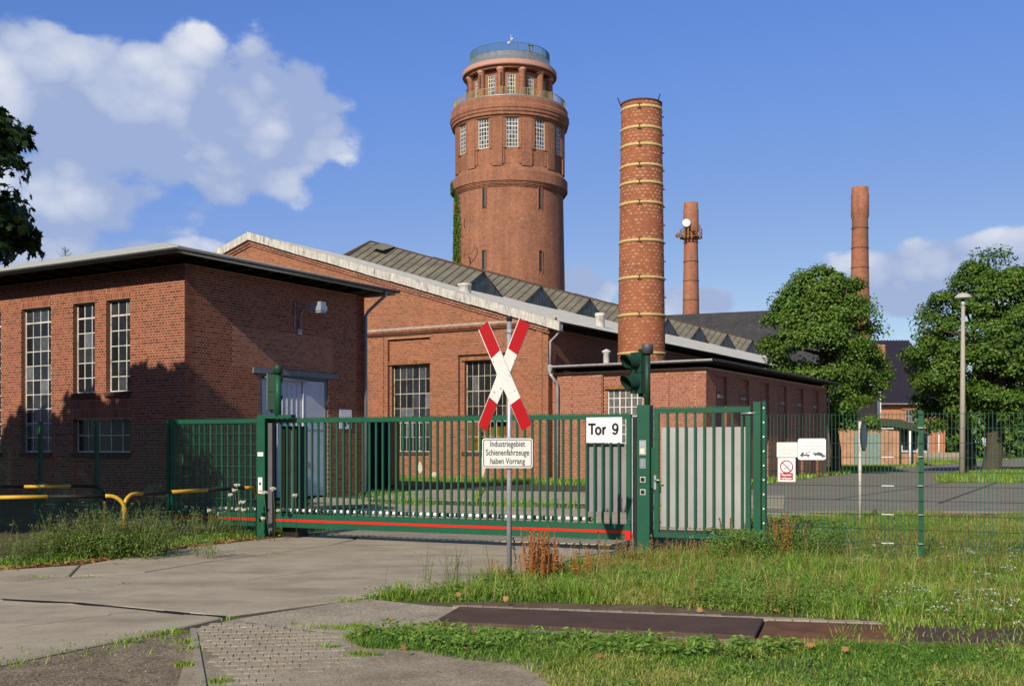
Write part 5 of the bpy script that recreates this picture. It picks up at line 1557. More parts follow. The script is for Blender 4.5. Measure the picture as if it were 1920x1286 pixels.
MB().fbox(FG, L1 - .07, L1, .447, 2.028, -.035, .035).build('end_stile', M['green'], GT)
MB().fbox(FG, L0, L0 + .07, .447, 2.028, -.035, .035).build('end_stile', M['green'], GT)
bm = MB().box(-.016, .016, -.016, .016, -.795, .795).mesh('bar', M['green'])
x = L1 - .20
og = org_of(GT)
while x > L0 + .1:
    link('bar', bm, GT, loc=tuple(FG.p(x, 1.238, 0) - og), rz=FG.ang)
    x -= .1305
def comb(F, a0, a1, z, parent, mat):
    mb = MB()
    n = int((a1 - a0) / .036)
    for i in range(n):
        q = a0 + i * .036
        mb.add([F.p(q, z, .004), F.p(q + .03, z, .004), F.p(q + .015, z + .035, .004), F.p(q, z, -.002), F.p(q + .03, z, -.002), F.p(q + .015, z + .035, -.002)],
               [(0, 1, 2), (3, 5, 4), (0, 2, 5, 3), (1, 4, 5, 2)])
    return mb.build('spike_strip', mat, parent, kind='stuff')
comb(FG, L0, L1, 2.098, GT, M['green'])
tb = MB().tube([FG.p(L0 + .2, .50, -.09), FG.p(-.75, .50, -.09)], .032, 10).build('drive_tube', M['white'], GT)
ck = MB().tube([V3(0, 0, 0), V3(.045, 0, 0)], .036, 8).mesh('tube_clip', M['black'])
x = -.8
while x > L0 + .3:
    link('tube_clip', ck, tb, loc=tuple(FG.p(x, .50, -.09) - og), rz=FG.ang)
    x -= .155
# sheet behind the gate's right end
al = MB().fbox(FG, -.82, -.2, .62, 1.66, -.075, -.07)
al.build('backing_sheet', M['alu_dull'], GT)
to = thing('gate_sign', 'white sign lettered Tor 9 hung on the sliding gate', 'sign', FG.p(-.5, 1.6, .04))
MB().fbox(FG, -.80, -.225, 1.675, 2.06, .037, .043).build('plate', M['white'], to)
def ribbon(mb, pts, w, f):
    pts = [np.array(p, float) for p in pts]
    L, R_ = [], []
    for i, p in enumerate(pts):
        d = pts[min(i + 1, len(pts) - 1)] - pts[max(i - 1, 0)]
        d /= np.linalg.norm(d); n = np.array((-d[1], d[0])) * w / 2
        L.append(p + n); R_.append(p - n)
    n = len(pts)
    mb.add([f(*q) for q in L + R_], [(i, i + 1, n + i + 1, n + i) for i in range(n - 1)])
def arc(cx, cz, rx, rz, a0, a1, n=20):
    return [(cx + rx * math.cos(R(a)), cz + rz * math.sin(R(a))) for a in np.linspace(a0, a1, n)]
def glyph(name, strokes, w, a, z, s, parent):
    mb = MB()
    for st in strokes:
        ribbon(mb, st, w, lambda p, q: FG.p(a + p * s, z + q * s, .0455))
    return mb.build(name, M['print'], parent)
gs, gz = .175, 1.795
glyph('letter', [[(0, .91), (.70, .91)], [(.35, .94), (.35, 0)]], .20, -.77, gz, gs, to)
glyph('letter', [arc(.28, .34, .215, .285, 0, 360, 33)], .20, -.655, gz, gs, to)
glyph('letter', [[(.08, .68), (.08, 0)], arc(.33, .38, .24, .25, 175, 88, 12)], .20, -.54, gz, gs, to)
glyph('numeral', [arc(.3, .66, .215, .26, 0, 360, 33), [(.515, .64), (.51, .42), (.45, .20), (.36, .09), (.24, .075), (.13, .13), (.09, .22)]], .19, -.385, gz, gs, to)
# gate post with intercom, wicket and its post
GPO = thing('gate_post', 'thick green gate post with intercom right of the sliding gate', 'post', FG.p(.12, 0, 0))
MB().fbox(FG, .03, .225, 0, 2.235, -.09, .10).build('post', M['green'], GPO)
MB().fbox(FG, -.055, .0, .05, 2.05, -.05, .02).build('guide_post', M['black'], GPO)
MB().fbox(FG, -.075, -.06, .05, 2.05, -.04, .03).build('rubber_edge', M['galv'], GPO)
ic = MB().fbox(FG, .07, .175, 1.49, 1.71, .10, .112).build('intercom', M['steel'], GPO)
MB().fbox(FG, .085, .15, 1.51, 1.59, .1122, .116).build('name_label', plain('cream_label', (.66, .63, .5), .5), ic)
MB().fbox(FG, .085, .15, 1.61, 1.69, .1122, .116).build('speaker_grille', M['galv'], ic)
lk = MB().fbox(FG, .075, .17, 1.29, 1.44, .10, .108).build('lock_plate', M['pipe'], GPO)
MB().fbox(FG, .115, .13, 1.32, 1.41, .1082, .118).build('key_switch', M['steel'], lk)
for z in (1.085, .90):
    f_ = MB().fbox(FG, .082, .162, z, z + .08, .10, .106).build('sensor', M['white'], GPO)
    MB().fbox(FG, .09, .154, z + .008, z + .072, .1062, .11).build('sensor_lens', M['black'], f_)
WK = thing('wicket_gate', 'green barred pedestrian gate right of the gate post', 'gate', FG.p(1.0, 0, 0))
wk = MB().fbox(FG, .27, .345, .27, 2.18, -.03, .03).fbox(FG, 1.64, 1.71, .27, 2.18, -.03, .03).fbox(FG, .345, 1.64, 2.11, 2.18, -.028, .028).fbox(FG, .345, 1.64, .27, .34, -.028, .028)
wk.build('frame', M['green'], WK)
ow = org_of(WK)
bm2 = MB().box(-.016, .016, -.016, .016, -.885, .885).mesh('bar', M['green'])
for k in range(9):
    link('bar', bm2, WK, loc=tuple(FG.p(.475 + k * .1385, 1.225, 0) - ow), rz=FG.ang)
comb(FG, .27, 1.71, 2.178, WK, M['green'])
MB().fbox(FG, .225, .275, 1.0, 1.6, -.03, .02).build('lock_case', M['green'], WK)
hd = MB().fbox(FG, .275, .31, .98, 1.19, .03, .045).tube([FG.p(.292, 1.12, .03), FG.p(.292, 1.12, .09), FG.p(.40, 1.12, .09)], .011, 8)
hd.build('handle', M['steel'], WK)
MB().tube([FG.p(1.58, 2.09, .05), FG.p(1.80, 2.095, .05)], .014, 8).build('hinge', M['steel'], WK)
MB().fbox(FG, .36, 1.635, .42, 1.90, -.06, -.054).build('backing_sheet', M['alu'], WK)
wp = thing('wicket_post', 'green square post with bolted angle where the mesh fence begins', 'post', FG.p(1.8, 0, 0))
MB().fbox(FG, 1.755, 1.86, 0, 2.255, -.05, .05).build('post', M['green'], wp)
MB().fbox(FG, 1.88, 1.925, 0, 2.25, -.05, .03).build('angle_iron', M['green'], wp)
for k in range(10):
    q = FG.p(1.902, .32 + k * .205, .03)
    MB().tube([q, q + GN * .012], .013, 8).build('bolt', M['white'], wp)
# mesh fence to the right
FN = thing('mesh_fence', 'green double rod mesh fence running right from the wicket gate', 'fence', FG.p(4.5, 0, 0))
of = org_of(FN)
vm = MB().box(-.003, .003, -.003, .003, -1.0, 1.0).mesh('upright_rod', M['wire'])
x = 1.94
while x < 7.4:
    link('upright_rod', vm, FN, loc=tuple(FG.p(x, 1.075, 0) - of), rz=FG.ang)
    x += .05
for z in np.arange(.1, 2.06, .195):
    for dd in (-.006, .006):
        MB().tube([FG.p(1.93, z, dd), FG.p(7.4, z, dd)], .0035, 4).build('cross_rod', M['wire'], FN)
for x in (4.0, 6.5):
    po = MB().fbox(FG, x - .03, x + .03, 0, 2.10, -.065, -.012).build('fence_post', M['green'], FN)
    for z in np.arange(.3, 2.1, .39):
        MB().fbox(FG, x - .03, x + .03, z, z + .014, .008, .02).build('clamp', M['steel'], po)
for z in np.arange(.30, 2.05, .195 * 2):
    MB().fbox(FG, 3.50, 3.66, z - .004, z + .006, .008, .014).build('joint_clip', M['white'], FN)
# mesh fence to the left, in shade
FN2 = thing('mesh_fence', 'shaded green mesh fence in front of the brick workshop at left', 'fence', FG.p(-12, 0, 0))
mb = MB()
x = -6.95
while x > -17.5:
    mb.fbox(FG, x - .0025, x + .0025, .08, 2.06, .06, .065); x -= .05
for z in np.arange(.1, 2.06, .195):
    mb.fbox(FG, -17.5, -6.93, z - .003, z + .003, .066, .071)
mb.build('rods', M['wire'], FN2, kind='stuff')
for x in (-9.1, -10.9, -12.4, -14.9):
    MB().fbox(FG, x - .03, x + .03, 0, 2.12, -.02, .05).build('fence_post', M['green'], FN2)
# guide posts at the gate's left
GL = thing('guide_post', 'green square post carrying the guide rollers left of the gate', 'post', FG.p(-6.8, 0, 0))
MB().fbox(FG, -6.93, -6.76, 0, 2.17, .06, .20).build('post', M['green'], GL)
MB().fbox(FG, -6.76, -6.20, 2.11, 2.17, .06, .20).build('roller_beam', M['green'], GL)
MB().fbox(FG, -6.72, -6.63, .1, 2.03, .08, .16).build('closing_strip', plain('grey_rubber', (.10, .10, .11), .7), GL)
MB().fbox(FG, -6.91, -6.79, 1.45, 1.52, .2, .204).build('label', M['white'], GL)
w_ = MB().fbox(FG, -6.90, -6.81, .80, 1.08, .2, .203).build('warning_label', M['white'], GL)
MB().fbox(FG, -6.89, -6.82, .82, .86, .2032, .205).build('label_stripe', M['yellow'], w_)
MB().tube([FG.p(-6.855, .97, .2032), FG.p(-6.855, .97, .206)], .028, 10).build('label_mark', M['gutter'], w_)
GL2 = thing('drive_cabinet', 'narrow black drive cabinet behind the left end of the gate', 'cabinet', FG.p(-6.3, 0, -.3))
MB().fbox(FG, -6.62, -6.28, 0, 1.98, -.40, -.12).build('body', M['black'], GL2)
MB().fbox(FG, -6.42, -6.36, .2, 1.9, -.118, -.08).build('guide_rail', M['gutter'], GL2)
# traffic signals
def signal(name, label, base, pole_top, head_c, face, s, cap_mat, side=True):
    t = thing(name, label, 'traffic light', base)
    base = np.array(base, float)
    MB().tube([base, (base[0], base[1], pole_top)], .055 if side else .045, 12).build('pole', M['green'] if side else M['dkgreen'], t)
    MB().lathe((base[0], base[1], pole_top - .02), [(0, .0), (.086, 0), (.086, .13), (.078, .145), (0, .145)], 20).build('cap', cap_mat, t)
    f = np.array(face, float); f /= np.linalg.norm(f)
    rgt = np.cross(f, UP)
    F = Frame(head_c, rgt, f)
    hsg = MB().fbox(F, -.115, .115, -.31, -.004, -.10, .02).fbox(F, -.115, .115, .004, .31, -.10, .02)
    hsg.build('housing', M['dkgreen'] if not side else M['dkgreen'], t)
    if side:
        MB().fbox(F, -.12, .12, -.32, .32, -.125, -.105).build('back_plate', M['signal_back'], t)
    for z in (-.155, .155):
        q = np.array(head_c) + z * UP
        mb = MB()
        n = 16
        for (rr, flip) in ((.105, 1), (.098, -1)):
            o = len(mb.v)
            for k in range(n + 1):
                a = R(-60) + R(300) * k / n
                rim = q + rgt * rr * math.cos(a) + UP * rr * math.sin(a)
                L = (.16 + .13 * (0.5 + .5 * math.sin(a))) * s
                mb.v += [tuple(rim + f * .02), tuple(rim + f * L)]
            for k in range(n):
                mb.f.append((o + 2 * k, o + 2 * k + 1, o + 2 * k + 3, o + 2 * k + 2)); mb.m.append(0); mb.sm.append(True)
        vz = mb.build('visor', M['dkgreen'], t)
        MB().tube([q + f * .021, q + f * .028], .095, 18).build('lens', plain('lens_red_dark' if z > 0 else 'lens_green_dark', (.10, .008, .008) if z > 0 else (.006, .03, .018), .2, spec=.5), t)
    MB().tube([np.array(head_c) - f * .05 + UP * .33, np.array((base[0], base[1], head_c[2] + .36))], .03, 8).build('bracket', M['dkgreen'], t)
    MB().tube([np.array(head_c) - f * .05 - UP * .33, np.array((base[0], base[1], head_c[2] - .36))], .03, 8).build('bracket', M['dkgreen'], t)
    return t
q = FG.p(-6.62, 2.15, .10)
hc = FG.p(-6.80, 2.52, .12)
signal('traffic_light', 'green signal seen from behind on the left gate post', FG.p(-6.50, 2.15, .16), 2.90, FG.p(-6.70, 2.575, .0), GD * .86 - GN * .52, .5, M['dkgreen'])
q = FG.p(.125, 2.2, 0)
signal('traffic_light', 'dark green two lamp signal facing left on the right gate post', FG.p(.16, 2.2, .0), 3.02, FG.p(.0, 2.72, .02), V3(-.80, -.60, 0), 1, M['gutter'], side=False)

# signs on the mesh fence
def plate_round(F, a0, a1, z0, z1, d, th, r, mat, name, parent):
    pts = []
    for (ca, cz, s0) in ((a1 - r, z1 - r, 0), (a0 + r, z1 - r, 90), (a0 + r, z0 + r, 180), (a1 - r, z0 + r, 270)):
        for k in range(5):
            t = R(s0 + k * 22.5)
            pts.append(F.p(ca + r * math.cos(t), cz + r * math.sin(t), d))
    return MB().extrude(pts, F.n * th).build(name, mat, parent)
def fence_at(px, py):
    a = (px - 960) / FPX
    q = (a * GP[1] - GP[0]) / (GD[0] - a * GD[1])
    Y = GP[1] + q * GD[1]
    return q, CZ - (py - HOR) / FPX * Y
def fs_rect(x0, y0, x1, y1):
    a0, zt = fence_at(x0, y0); a1, zb = fence_at(x1, y1)
    return a0, a1, zb, zt
s1 = thing('trespass_sign', 'small faded white sign above the no smoking sign on the fence', 'sign', FG.p(2.1, 1.5, .02))
a0, a1, zb, zt = fs_rect(1457, 829, 1496, 857)
plate_round(FG, a0, a1, zb, zt, .02, .003, .012, M['signwhite'], 'plate', s1)
text('Betreten\ndes Grundstücks\nverboten', .045, FG, (a0 + a1) / 2, zt - .075, .0245, M['print_pink'], s1, .8)
s2 = thing('no_smoking_sign', 'white and red no smoking sign reading Rauchen verboten on the fence', 'sign', FG.p(2.1, 1.2, .02))
a0, a1, zb, zt = fs_rect(1459, 858, 1492, 903)
plate_round(FG, a0, a1, zb, zt, .02, .003, .008, M['white'], 'plate', s2)
cx, cz = (a0 + a1) / 2, zt - .125
ringp = [FG.p(cx + .085 * math.cos(t), cz + .085 * math.sin(t), .0255) for t in np.linspace(0, 2 * math.pi, 33)]
MB().tube(ringp, .0075, 5, caps=False).tube([FG.p(cx - .06, cz + .06, .0255), FG.p(cx + .06, cz - .06, .0255)], .0065, 5).build('prohibition_ring', M['red'], s2)
MB().tube([FG.p(cx - .04, cz - .02, .0245), FG.p(cx + .02, cz - .02, .0245)], .006, 4).tube([FG.p(cx - .01, cz + .0, .0245), FG.p(cx + .05, cz + .02, .0245)], .004, 4).tube([FG.p(cx - .05, cz + .02, .0245), FG.p(cx - .01, cz - .045, .0245)], .004, 4).build('cigarette_symbol', M['print_grey'], s2)
MB().fbox(FG, a0 + .035, a1 - .035, zb + .025, zb + .125, .0232, .0245).build('red_panel', M['red'], s2)
text('Rauchen\nverboten', .047, FG, cx, zb + .083, .026, M['white'], s2, .85, bold=.0012)
s3 = thing('towing_sign', 'white rounded sign with tow truck symbol on the mesh fence', 'sign', FG.p(2.4, 1.55, .02))
a0, a1, zb, zt = fs_rect(1496.5, 822, 1549, 862)
plate_round(FG, a0, a1, zb, zt, .018, .004, .03, M['white'], 'plate', s3)
bd = MB()
for q0, q1, w0, w1 in ((a0 + .02, a1 - .02, zt - .022, zt - .018), (a0 + .02, a1 - .02, zb + .018, zb + .022), (a0 + .018, a0 + .022, zb + .03, zt - .03), (a1 - .022, a1 - .018, zb + .03, zt - .03)):
    bd.fbox(FG, q0, q1, w0, w1, .022, .0235)
bd.build('border', M['print_pink'], s3)
text('Widerrechtlich\nparkende Fahrzeuge\nwerden kostenpflichtig\nabgeschleppt', .044, FG, (a0 + a1) / 2, zt - .07, .0235, M['print_grey'], s3, .75)
def car(x, z, flip, tilt=0.0):
    c_, s_ = math.cos(tilt), math.sin(tilt)
    f = lambda a, b: FG.p(x + flip * (a * c_ - b * s_), z + a * s_ + b * c_, .0226)
    return f
sy = MB()
f = car((a0 + a1) / 2 - .09, zb + .055, 1)
sy.extrude([f(-.07, 0), f(.06, 0), f(.06, .02), f(-.02, .02), f(-.02, .05), f(-.05, .05), f(-.055, .025), f(-.07, .02)], GN * .002)
sy.extrude([f(.0, .025), f(.07, .075), f(.072, .07), f(.01, .02)], GN * .002)
for a in (-.045, .04):
    sy.extrude([f(a + .014 * math.cos(t), -.002 + .014 * math.sin(t)) for t in np.linspace(0, 6.0, 9)], GN * .003)
f = car((a0 + a1) / 2 + .10, zb + .06, 1, -.22)
sy.extrude([f(-.085, 0), f(.085, 0), f(.085, .02), f(.05, .026), f(.03, .045), f(-.02, .048), f(-.05, .028), f(-.085, .022)], GN * .002)
for a in (-.05, .05):
    sy.extrude([f(a + .014 * math.cos(t), -.002 + .014 * math.sin(t)) for t in np.linspace(0, 6.0, 9)], GN * .003)
sy.build('tow_symbol', M['gutter'], s3)

# crossing sign by the road
SP = G(955, 1093)
FX = Frame(SP, V3(1, 0.03, 0), V3(0.03, -1, 0))
XS = thing('crossing_sign', 'red and white level crossing cross with text plate on a grey post', 'sign', SP)
MB().tube([SP, SP + V3(0, 0, 3.09)], .030, 14).build('post', M['galv'], XS)
MB().tube([SP + V3(0, 0, 3.088), SP + V3(0, 0, 3.15)], .033, 14).build('post_cap', M['black'], XS)
YS = SP[1]
def sxz(px, py):
    return (px - 955) / FPX * YS, CZ - (py - HOR) / FPX * YS
def arm(c4, d, name):
    # c4: the arm's outline, upper end first, clockwise
    pts = [np.array(sxz(*c)) for c in c4]
    top = [pts[0], pts[1]]; bot = [pts[3], pts[2]]
    lerp = lambda t: (top[0] + (bot[0] - top[0]) * t, top[1] + (bot[1] - top[1]) * t)
    m = None
    for (t0, t1, mat) in ((0, .285, M['red']), (.2852, .74, M['signwhite']), (.7402, 1, M['red'])):
        a, b = lerp(t0); c, e = lerp(t1)
        poly = [FX.p(q[0], q[1], d) for q in (a, b, e, c)]
        o = MB().extrude(poly, FX.n * .006).build('cross_arm' if m is None else ('arm_field'), mat, XS if m is None else m)
        m = m or o
    # flanged edge
    for (u_, v_) in ((top[0], bot[0]), (top[1], bot[1])):
        MB().tube([FX.p(*u_, d - .01), FX.p(*v_, d - .01)], .008, 6).build('edge_flange', M['signwhite'], m)
arm([(974.5, 597), (992.5, 609), (911, 810), (897, 796.5)], .052, 'arm')
arm([(898, 619.5), (914, 603), (996.5, 796), (978, 808)], .072, 'arm')
bt = MB()
for px_, py_ in ((925, 679), (964, 676), (955, 705), (938, 728), (964, 733), (926, 735)):
    a, z = sxz(px_, py_)
    bt.tube([FX.p(a, z, .07), FX.p(a, z, .083)], .005, 6)
bt.build('rivets', M['print'], XS, kind='stuff')
for z in (2.95, 2.3, 1.5, 1.68):
    MB().lathe(SP + V3(0, 0, z), [(.03, 0), (.037, 0), (.037, .04), (.03, .04)], 14).fbox(FX, -.02, .02, z, z + .04, .02, .045).build('clamp', M['galv'], XS)
a0, z1 = sxz(904, 821.5); a1, z0 = sxz(998.5, 877)
plt = plate_round(FX, a0, a1, z0, z1, .05, .004, .03, M['signwhite'], 'text_plate', XS)
bd = MB()
i0 = [(a0 + .014, a1 - .014, z0 + .014, z1 - .014), (a0 + .022, a1 - .022, z0 + .022, z1 - .022)]
def rr_pts(a0, a1, z0, z1, r, d):
    out = []
    for (ca, cz, s0) in ((a1 - r, z1 - r, 0), (a0 + r, z1 - r, 90), (a0 + r, z0 + r, 180), (a1 - r, z0 + r, 270)):
        for k in range(5):
            t = R(s0 + k * 22.5)
            out.append(FX.p(ca + r * math.cos(t), cz + r * math.sin(t), d))
    return out
o_, n_ = rr_pts(*i0[0], .022, .0552), rr_pts(*i0[1], .016, .0552)
bd.add(o_ + n_, [(k, (k + 1) % 20, 20 + (k + 1) % 20, 20 + k) for k in range(20)])
bd.build('border', M['print'], plt)
for i, line in enumerate(('Industriegebiet', 'Schienenfahrzeuge', 'haben Vorrang')):
    text(line, .098, FX, (a0 + a1) / 2, z1 - .098 - i * .101, .0555, M['print'], plt, .70, bold=.0006)

# round sign seen edge-on beyond the fence, street lamp
RS = thing('round_sign', 'round road sign seen nearly edge on behind the mesh fence', 'sign', G(1612.5, 985))
q = G(1612.5, 985)
MB().tube([q, q + V3(0, 0, 2.14)], .032, 10).build('post', plain('rusty_white_post', (.55, .52, .47), .7, dirt=(.2, .08, .03), dirt_amt=.8, dscale=5), RS)
dv = V3(.871, -.491, 0)
FD = Frame(q + V3(.04, 0, 1.84), np.cross(UP, dv), dv)
pts = [FD.p(.30 * math.cos(t), .30 * math.sin(t), .03) for t in np.linspace(0, 2 * math.pi, 28, endpoint=False)]
MB().extrude(pts, dv * .012).build('disc', plain('sign_back_grey', (.20, .23, .27), .5), RS)
MB().tube([FD.p(.30 * math.cos(t), .30 * math.sin(t), .036) for t in np.linspace(0, 2 * math.pi, 28)], .015, 6, caps=False).build('rim', M['black'], RS)
LP = thing('street_lamp', 'tall concrete street lamp with mushroom hood in front of the trees', 'street lamp', G(1804, 894))
q = G(1804, 894); kk = q[1] / FPX
zt = 1.6 + (HOR - 575) * kk
MB().tube([q, q + V3(.05, 0, zt)], [.17, .095], 14).build('pole', M['concrete_pole'], LP)
c = q + V3(.05, 0, zt)
MB().lathe(c, [(.08, 0), (.09, .02), (.14, .22), (.12, .26)], 14).build('lamp_cup', M['galv'], LP)
MB().tube([c + V3(.10 * math.cos(a), .10 * math.sin(a), .2) for a in (0, .001)], .01, 4).build('wire', M['black'], LP)
MB().tube([c + V3(0, 0, .2), c + V3(0, 0, .48)], .07, 10).build('lamp_neck', M['black'], LP)
MB().lathe(c, [(.08, .40), (.44, .44), (.455, .46), (.42, .56), (.30, .68), (.14, .74), (0, .755)], 24).build('lamp_hood', M['lamp_grey'], LP)

# black and yellow hoop railings
def railing(pts, label, bends=.25, splits=(), name='hoop_railing'):
    t = thing(name, label, 'railing', (pts[0][0], pts[0][1], 0), 'black and yellow hoop railings beside the road')
    return t
def hoop(label, A, B, h, spans, legs=(True, True)):
    A, B = V3(A[0], A[1], 0), V3(B[0], B[1], 0)
    t = thing('hoop_railing', label, 'railing', A, 'black and yellow hoop railings beside the road')
    d = (B - A); L = np.linalg.norm(d); d /= L
    rb = .22
    path = []
    if legs[0]:
        path += [A, A + V3(0, 0, h - rb)] + [A + d * (rb - rb * math.cos(a)) + V3(0, 0, h - rb + rb * math.sin(a)) for a in np.linspace(.2, math.pi / 2, 7)]
    else:
        path += [A + V3(0, 0, h)]
    if legs[1]:
        path += [B - d * (rb - rb * math.cos(a)) + V3(0, 0, h - rb + rb * math.sin(a)) for a in np.linspace(math.pi / 2, .2, 7)] + [B + V3(0, 0, h - rb), B]
    else:
        path += [B + V3(0, 0, h)]
    path = np.array(path)
    seg = np.linalg.norm(np.diff(path, axis=0), axis=1); cum = np.concatenate([[0], np.cumsum(seg)])
    def at(s_):
        return np.array([np.interp(s_, cum, path[:, i]) for i in range(3)])
    tot = cum[-1]
    cuts = sorted(spans)
    edges = [0]
    for a, b in cuts:
        edges += [a, b]
    edges.append(tot)
    for i in range(len(edges) - 1):
        if edges[i + 1] - edges[i] < .02: continue
        ss = [edges[i]] + [c for c in cum if edges[i] < c < edges[i + 1]] + [edges[i + 1]]
        MB().tube([at(s_) for s_ in ss], .029, 10).build('tube_section', M['yellow'] if i % 2 else M['black'], t)
    return t
pB = lambda px, py: ((px - 960) / FPX * (.7 * FPX / (py - HOR)), .7 * FPX / (py - HOR))
hoop('black and yellow hoop railing running back towards the left gate post', pB(232, 927), pB(482, 913), .90, [(.40, 1.20), (1.85, 2.75), (3.75, 4.28)])
hoop('black and yellow hoop railing nearest the camera at the left edge', (-8.3, 15.0), pB(234, 929), .90, [(1.02, 1.78), (2.55, 3.15)], (False, True))
hoop('black and yellow hoop railing behind the nearer one at the left edge', (-10.2, 19.4), pB(196, 911), .90, [(1.45, 2.25), (3.0, 3.5)], (False, True))
# ------------------------------------------------------------------ grass, weeds and litter
def field(x, y):                                        # slow patchiness of the growth, 0..1
    v = (np.sin(x * 1.7 + 1.3 * np.sin(y * .9)) + np.sin(y * 2.3 + 1.1 * np.sin(x * 1.4 + 2)) + .7 * np.sin(x * 4.1 + y * 3.3) + .5 * np.sin(x * 7.3 - y * 6.1))
    return np.clip(v / 5.2 + .5, 0, 1)
def scatter(poly, dens, seed, keep=None):
    r = np.random.default_rng(seed)
    p = np.array([q[:2] for q in poly])
    lo, hi = p.min(0), p.max(0)
    n = int(dens * (hi[0] - lo[0]) * (hi[1] - lo[1]))
    x, y = r.uniform(lo[0], hi[0], n), r.uniform(lo[1], hi[1], n)
    m = inside(p, x, y)
    m &= np.abs(x) < y * .53 + .6                       # only what stands near the view
    x, y = x[m], y[m]
    if keep is not None:
        k = keep(x, y, r)
        x, y = x[k], y[k]
    return x, y
def blades(name, x, y, h, w, mat, seed, lean=.45, z0=0.0, **tags):
    r = np.random.default_rng(seed)
    n = len(x)
    h = h * r.uniform(.55, 1.3, n)
    a = r.uniform(0, 2 * math.pi, n)
    d = np.stack([np.cos(a), np.sin(a)], 1)
    s_ = np.stack([-np.sin(a), np.cos(a)], 1)
    b = np.stack([x, y], 1)
    ln = (lean * h * r.uniform(.2, 1.5, n))[:, None]
    ww = (w * r.uniform(.6, 1.3, n))[:, None]
    V = np.zeros((n, 5, 3))
    V[:, 0, :2] = b - s_ * ww / 2; V[:, 1, :2] = b + s_ * ww / 2
    V[:, 2, :2] = b + s_ * ww * .4 + d * ln * .35; V[:, 3, :2] = b - s_ * ww * .4 + d * ln * .35
    V[:, 4, :2] = b + d * ln
    V[:, 2, 2] = V[:, 3, 2] = h * .58; V[:, 4, 2] = h * np.clip(1.05 - .3 * lean * r.uniform(0, 1, n), .5, 1)
    V[:, :, 2] += z0
    i = np.arange(n)[:, None] * 5
    F = np.concatenate([i + np.array([[0, 1, 2]]), i + np.array([[0, 2, 3]]), i + np.array([[3, 2, 4]])])
    return link(name, np_mesh(name, V.reshape(-1, 3), F, mat), None, kind='stuff', **tags)
def cut(*polys):
    def k(x, y, r):
        m = np.ones(len(x), bool)
        for p in polys:
            m &= ~inside([q[:2] for q in p], x, y)
        return m
    return k
POST = G(955, 1093)
R1 = [*gp((690, 1124), (800, 1108), (940, 1089), (1000, 1078), (1110, 1062), (1212, 1048), (1420, 1040)), V3(5.2, 17.2), V3(5.0, 24.4), V3(9, 25.0), V3(18, 24.6), V3(18, 9.0), *gp((1920, 1178), (1700, 1172), (1640, 1164), (1500, 1158), (1240, 1136), (1000, 1128), (850, 1130))]
R2 = [*gp((640, 1196), (700, 1184), (800, 1176), (1000, 1190), (1415, 1212), (1640, 1214), (1730, 1214), (1985, 1222)), V3(8, 6.0), V3(0.6, 6.0), *gp((1010, 1270), (960, 1246), (880, 1240), (780, 1222), (680, 1216))]
gap = gp((1650, 1166), (1715, 1170), (1712, 1214), (1655, 1210))
far_k = lambda x, y, r: (r.uniform(0, 1, len(x)) < np.where(y > 16.8, .45, 1.0)) & ~((y > 16.9) & (x < 4.4)) & (r.uniform(0, 1, len(x)) < .08 + 1.25 * field(x, y))
def mixed(poly, dens, seed, hfun, w, lean, labels, keep):
    """one sward in three tones that drift into each other"""
    x, y = scatter(poly, dens, seed, keep)
    r = np.random.default_rng(seed + 50)
    f = field(x * .9 + 7, y * 1.1 + 1) + r.normal(0, .17, len(x))
    for lo, hi, mat, lab, k in ((-9, .42, M['grass_dark'], labels[0], .9), (.42, .66, M['grass'], labels[1], 1.0), (.66, 9, M['grass_dry'], labels[2], 1.15)):
        m = (f >= lo) & (f < hi)
        blades('grass', x[m], y[m], hfun(x[m], y[m]) * k, w, mat, seed + 3, lean, label=lab)
mixed(R1, 3000, 1, lambda x, y: .03 + .07 * field(x, y) + .12 * np.clip((y - 12) / 4, 0, 1) * (.25 + field(x * .7 + 3, y * .7)), .008, 1.0,
      ('deep green grass patches between the road and the mesh fence', 'fresh green grass between the road and the mesh fence', 'yellowing grass patches between the road and the mesh fence'), far_k)
mixed(R2, 5600, 3, lambda x, y: .03 + .055 * field(x * 1.3 + 4, y), .007, 1.25,
      ('deep green short grass in front of the steel plates', 'fresh short grass in front of the steel plates', 'yellowish short grass in front of the steel plates'), lambda x, y, r: r.uniform(0, 1, len(x)) < .22 + 1.1 * field(x * 1.6, y * 1.6))
# taller tufts
tr0 = np.random.default_rng(17)
cx_, cy_ = scatter(R1, 9, 18, lambda x, y, r: y < 17.5)
n_ = 70
x = np.repeat(cx_, n_) + tr0.normal(0, .06, len(cx_) * n_); y = np.repeat(cy_, n_) + tr0.normal(0, .06, len(cx_) * n_)
blades('grass', x, y, np.repeat(tr0.uniform(.09, .26, len(cx_)), n_), .007, M['grass'], 19, .9, label='taller tufts standing out of the rough grass')
ov = gp((1560, 1168), (1960, 1184), (1985, 1222), (1560, 1212))
x, y = scatter(ov, 550, 20, lambda x, y, r: r.uniform(0, 1, len(x)) < field(x * 2.2, y * 2.2) ** 2 * 1.6)
blades('grass', x, y, .09 + 0 * x, .008, M['grass'], 23, 1.0, label='grass creeping over the right hand steel plates')
x, y = scatter(gap, 900, 5)
blades('grass', x, y, .075 + 0 * x, .008, M['grass'], 6, .7, label='grass tuft growing over the gap between steel plates')
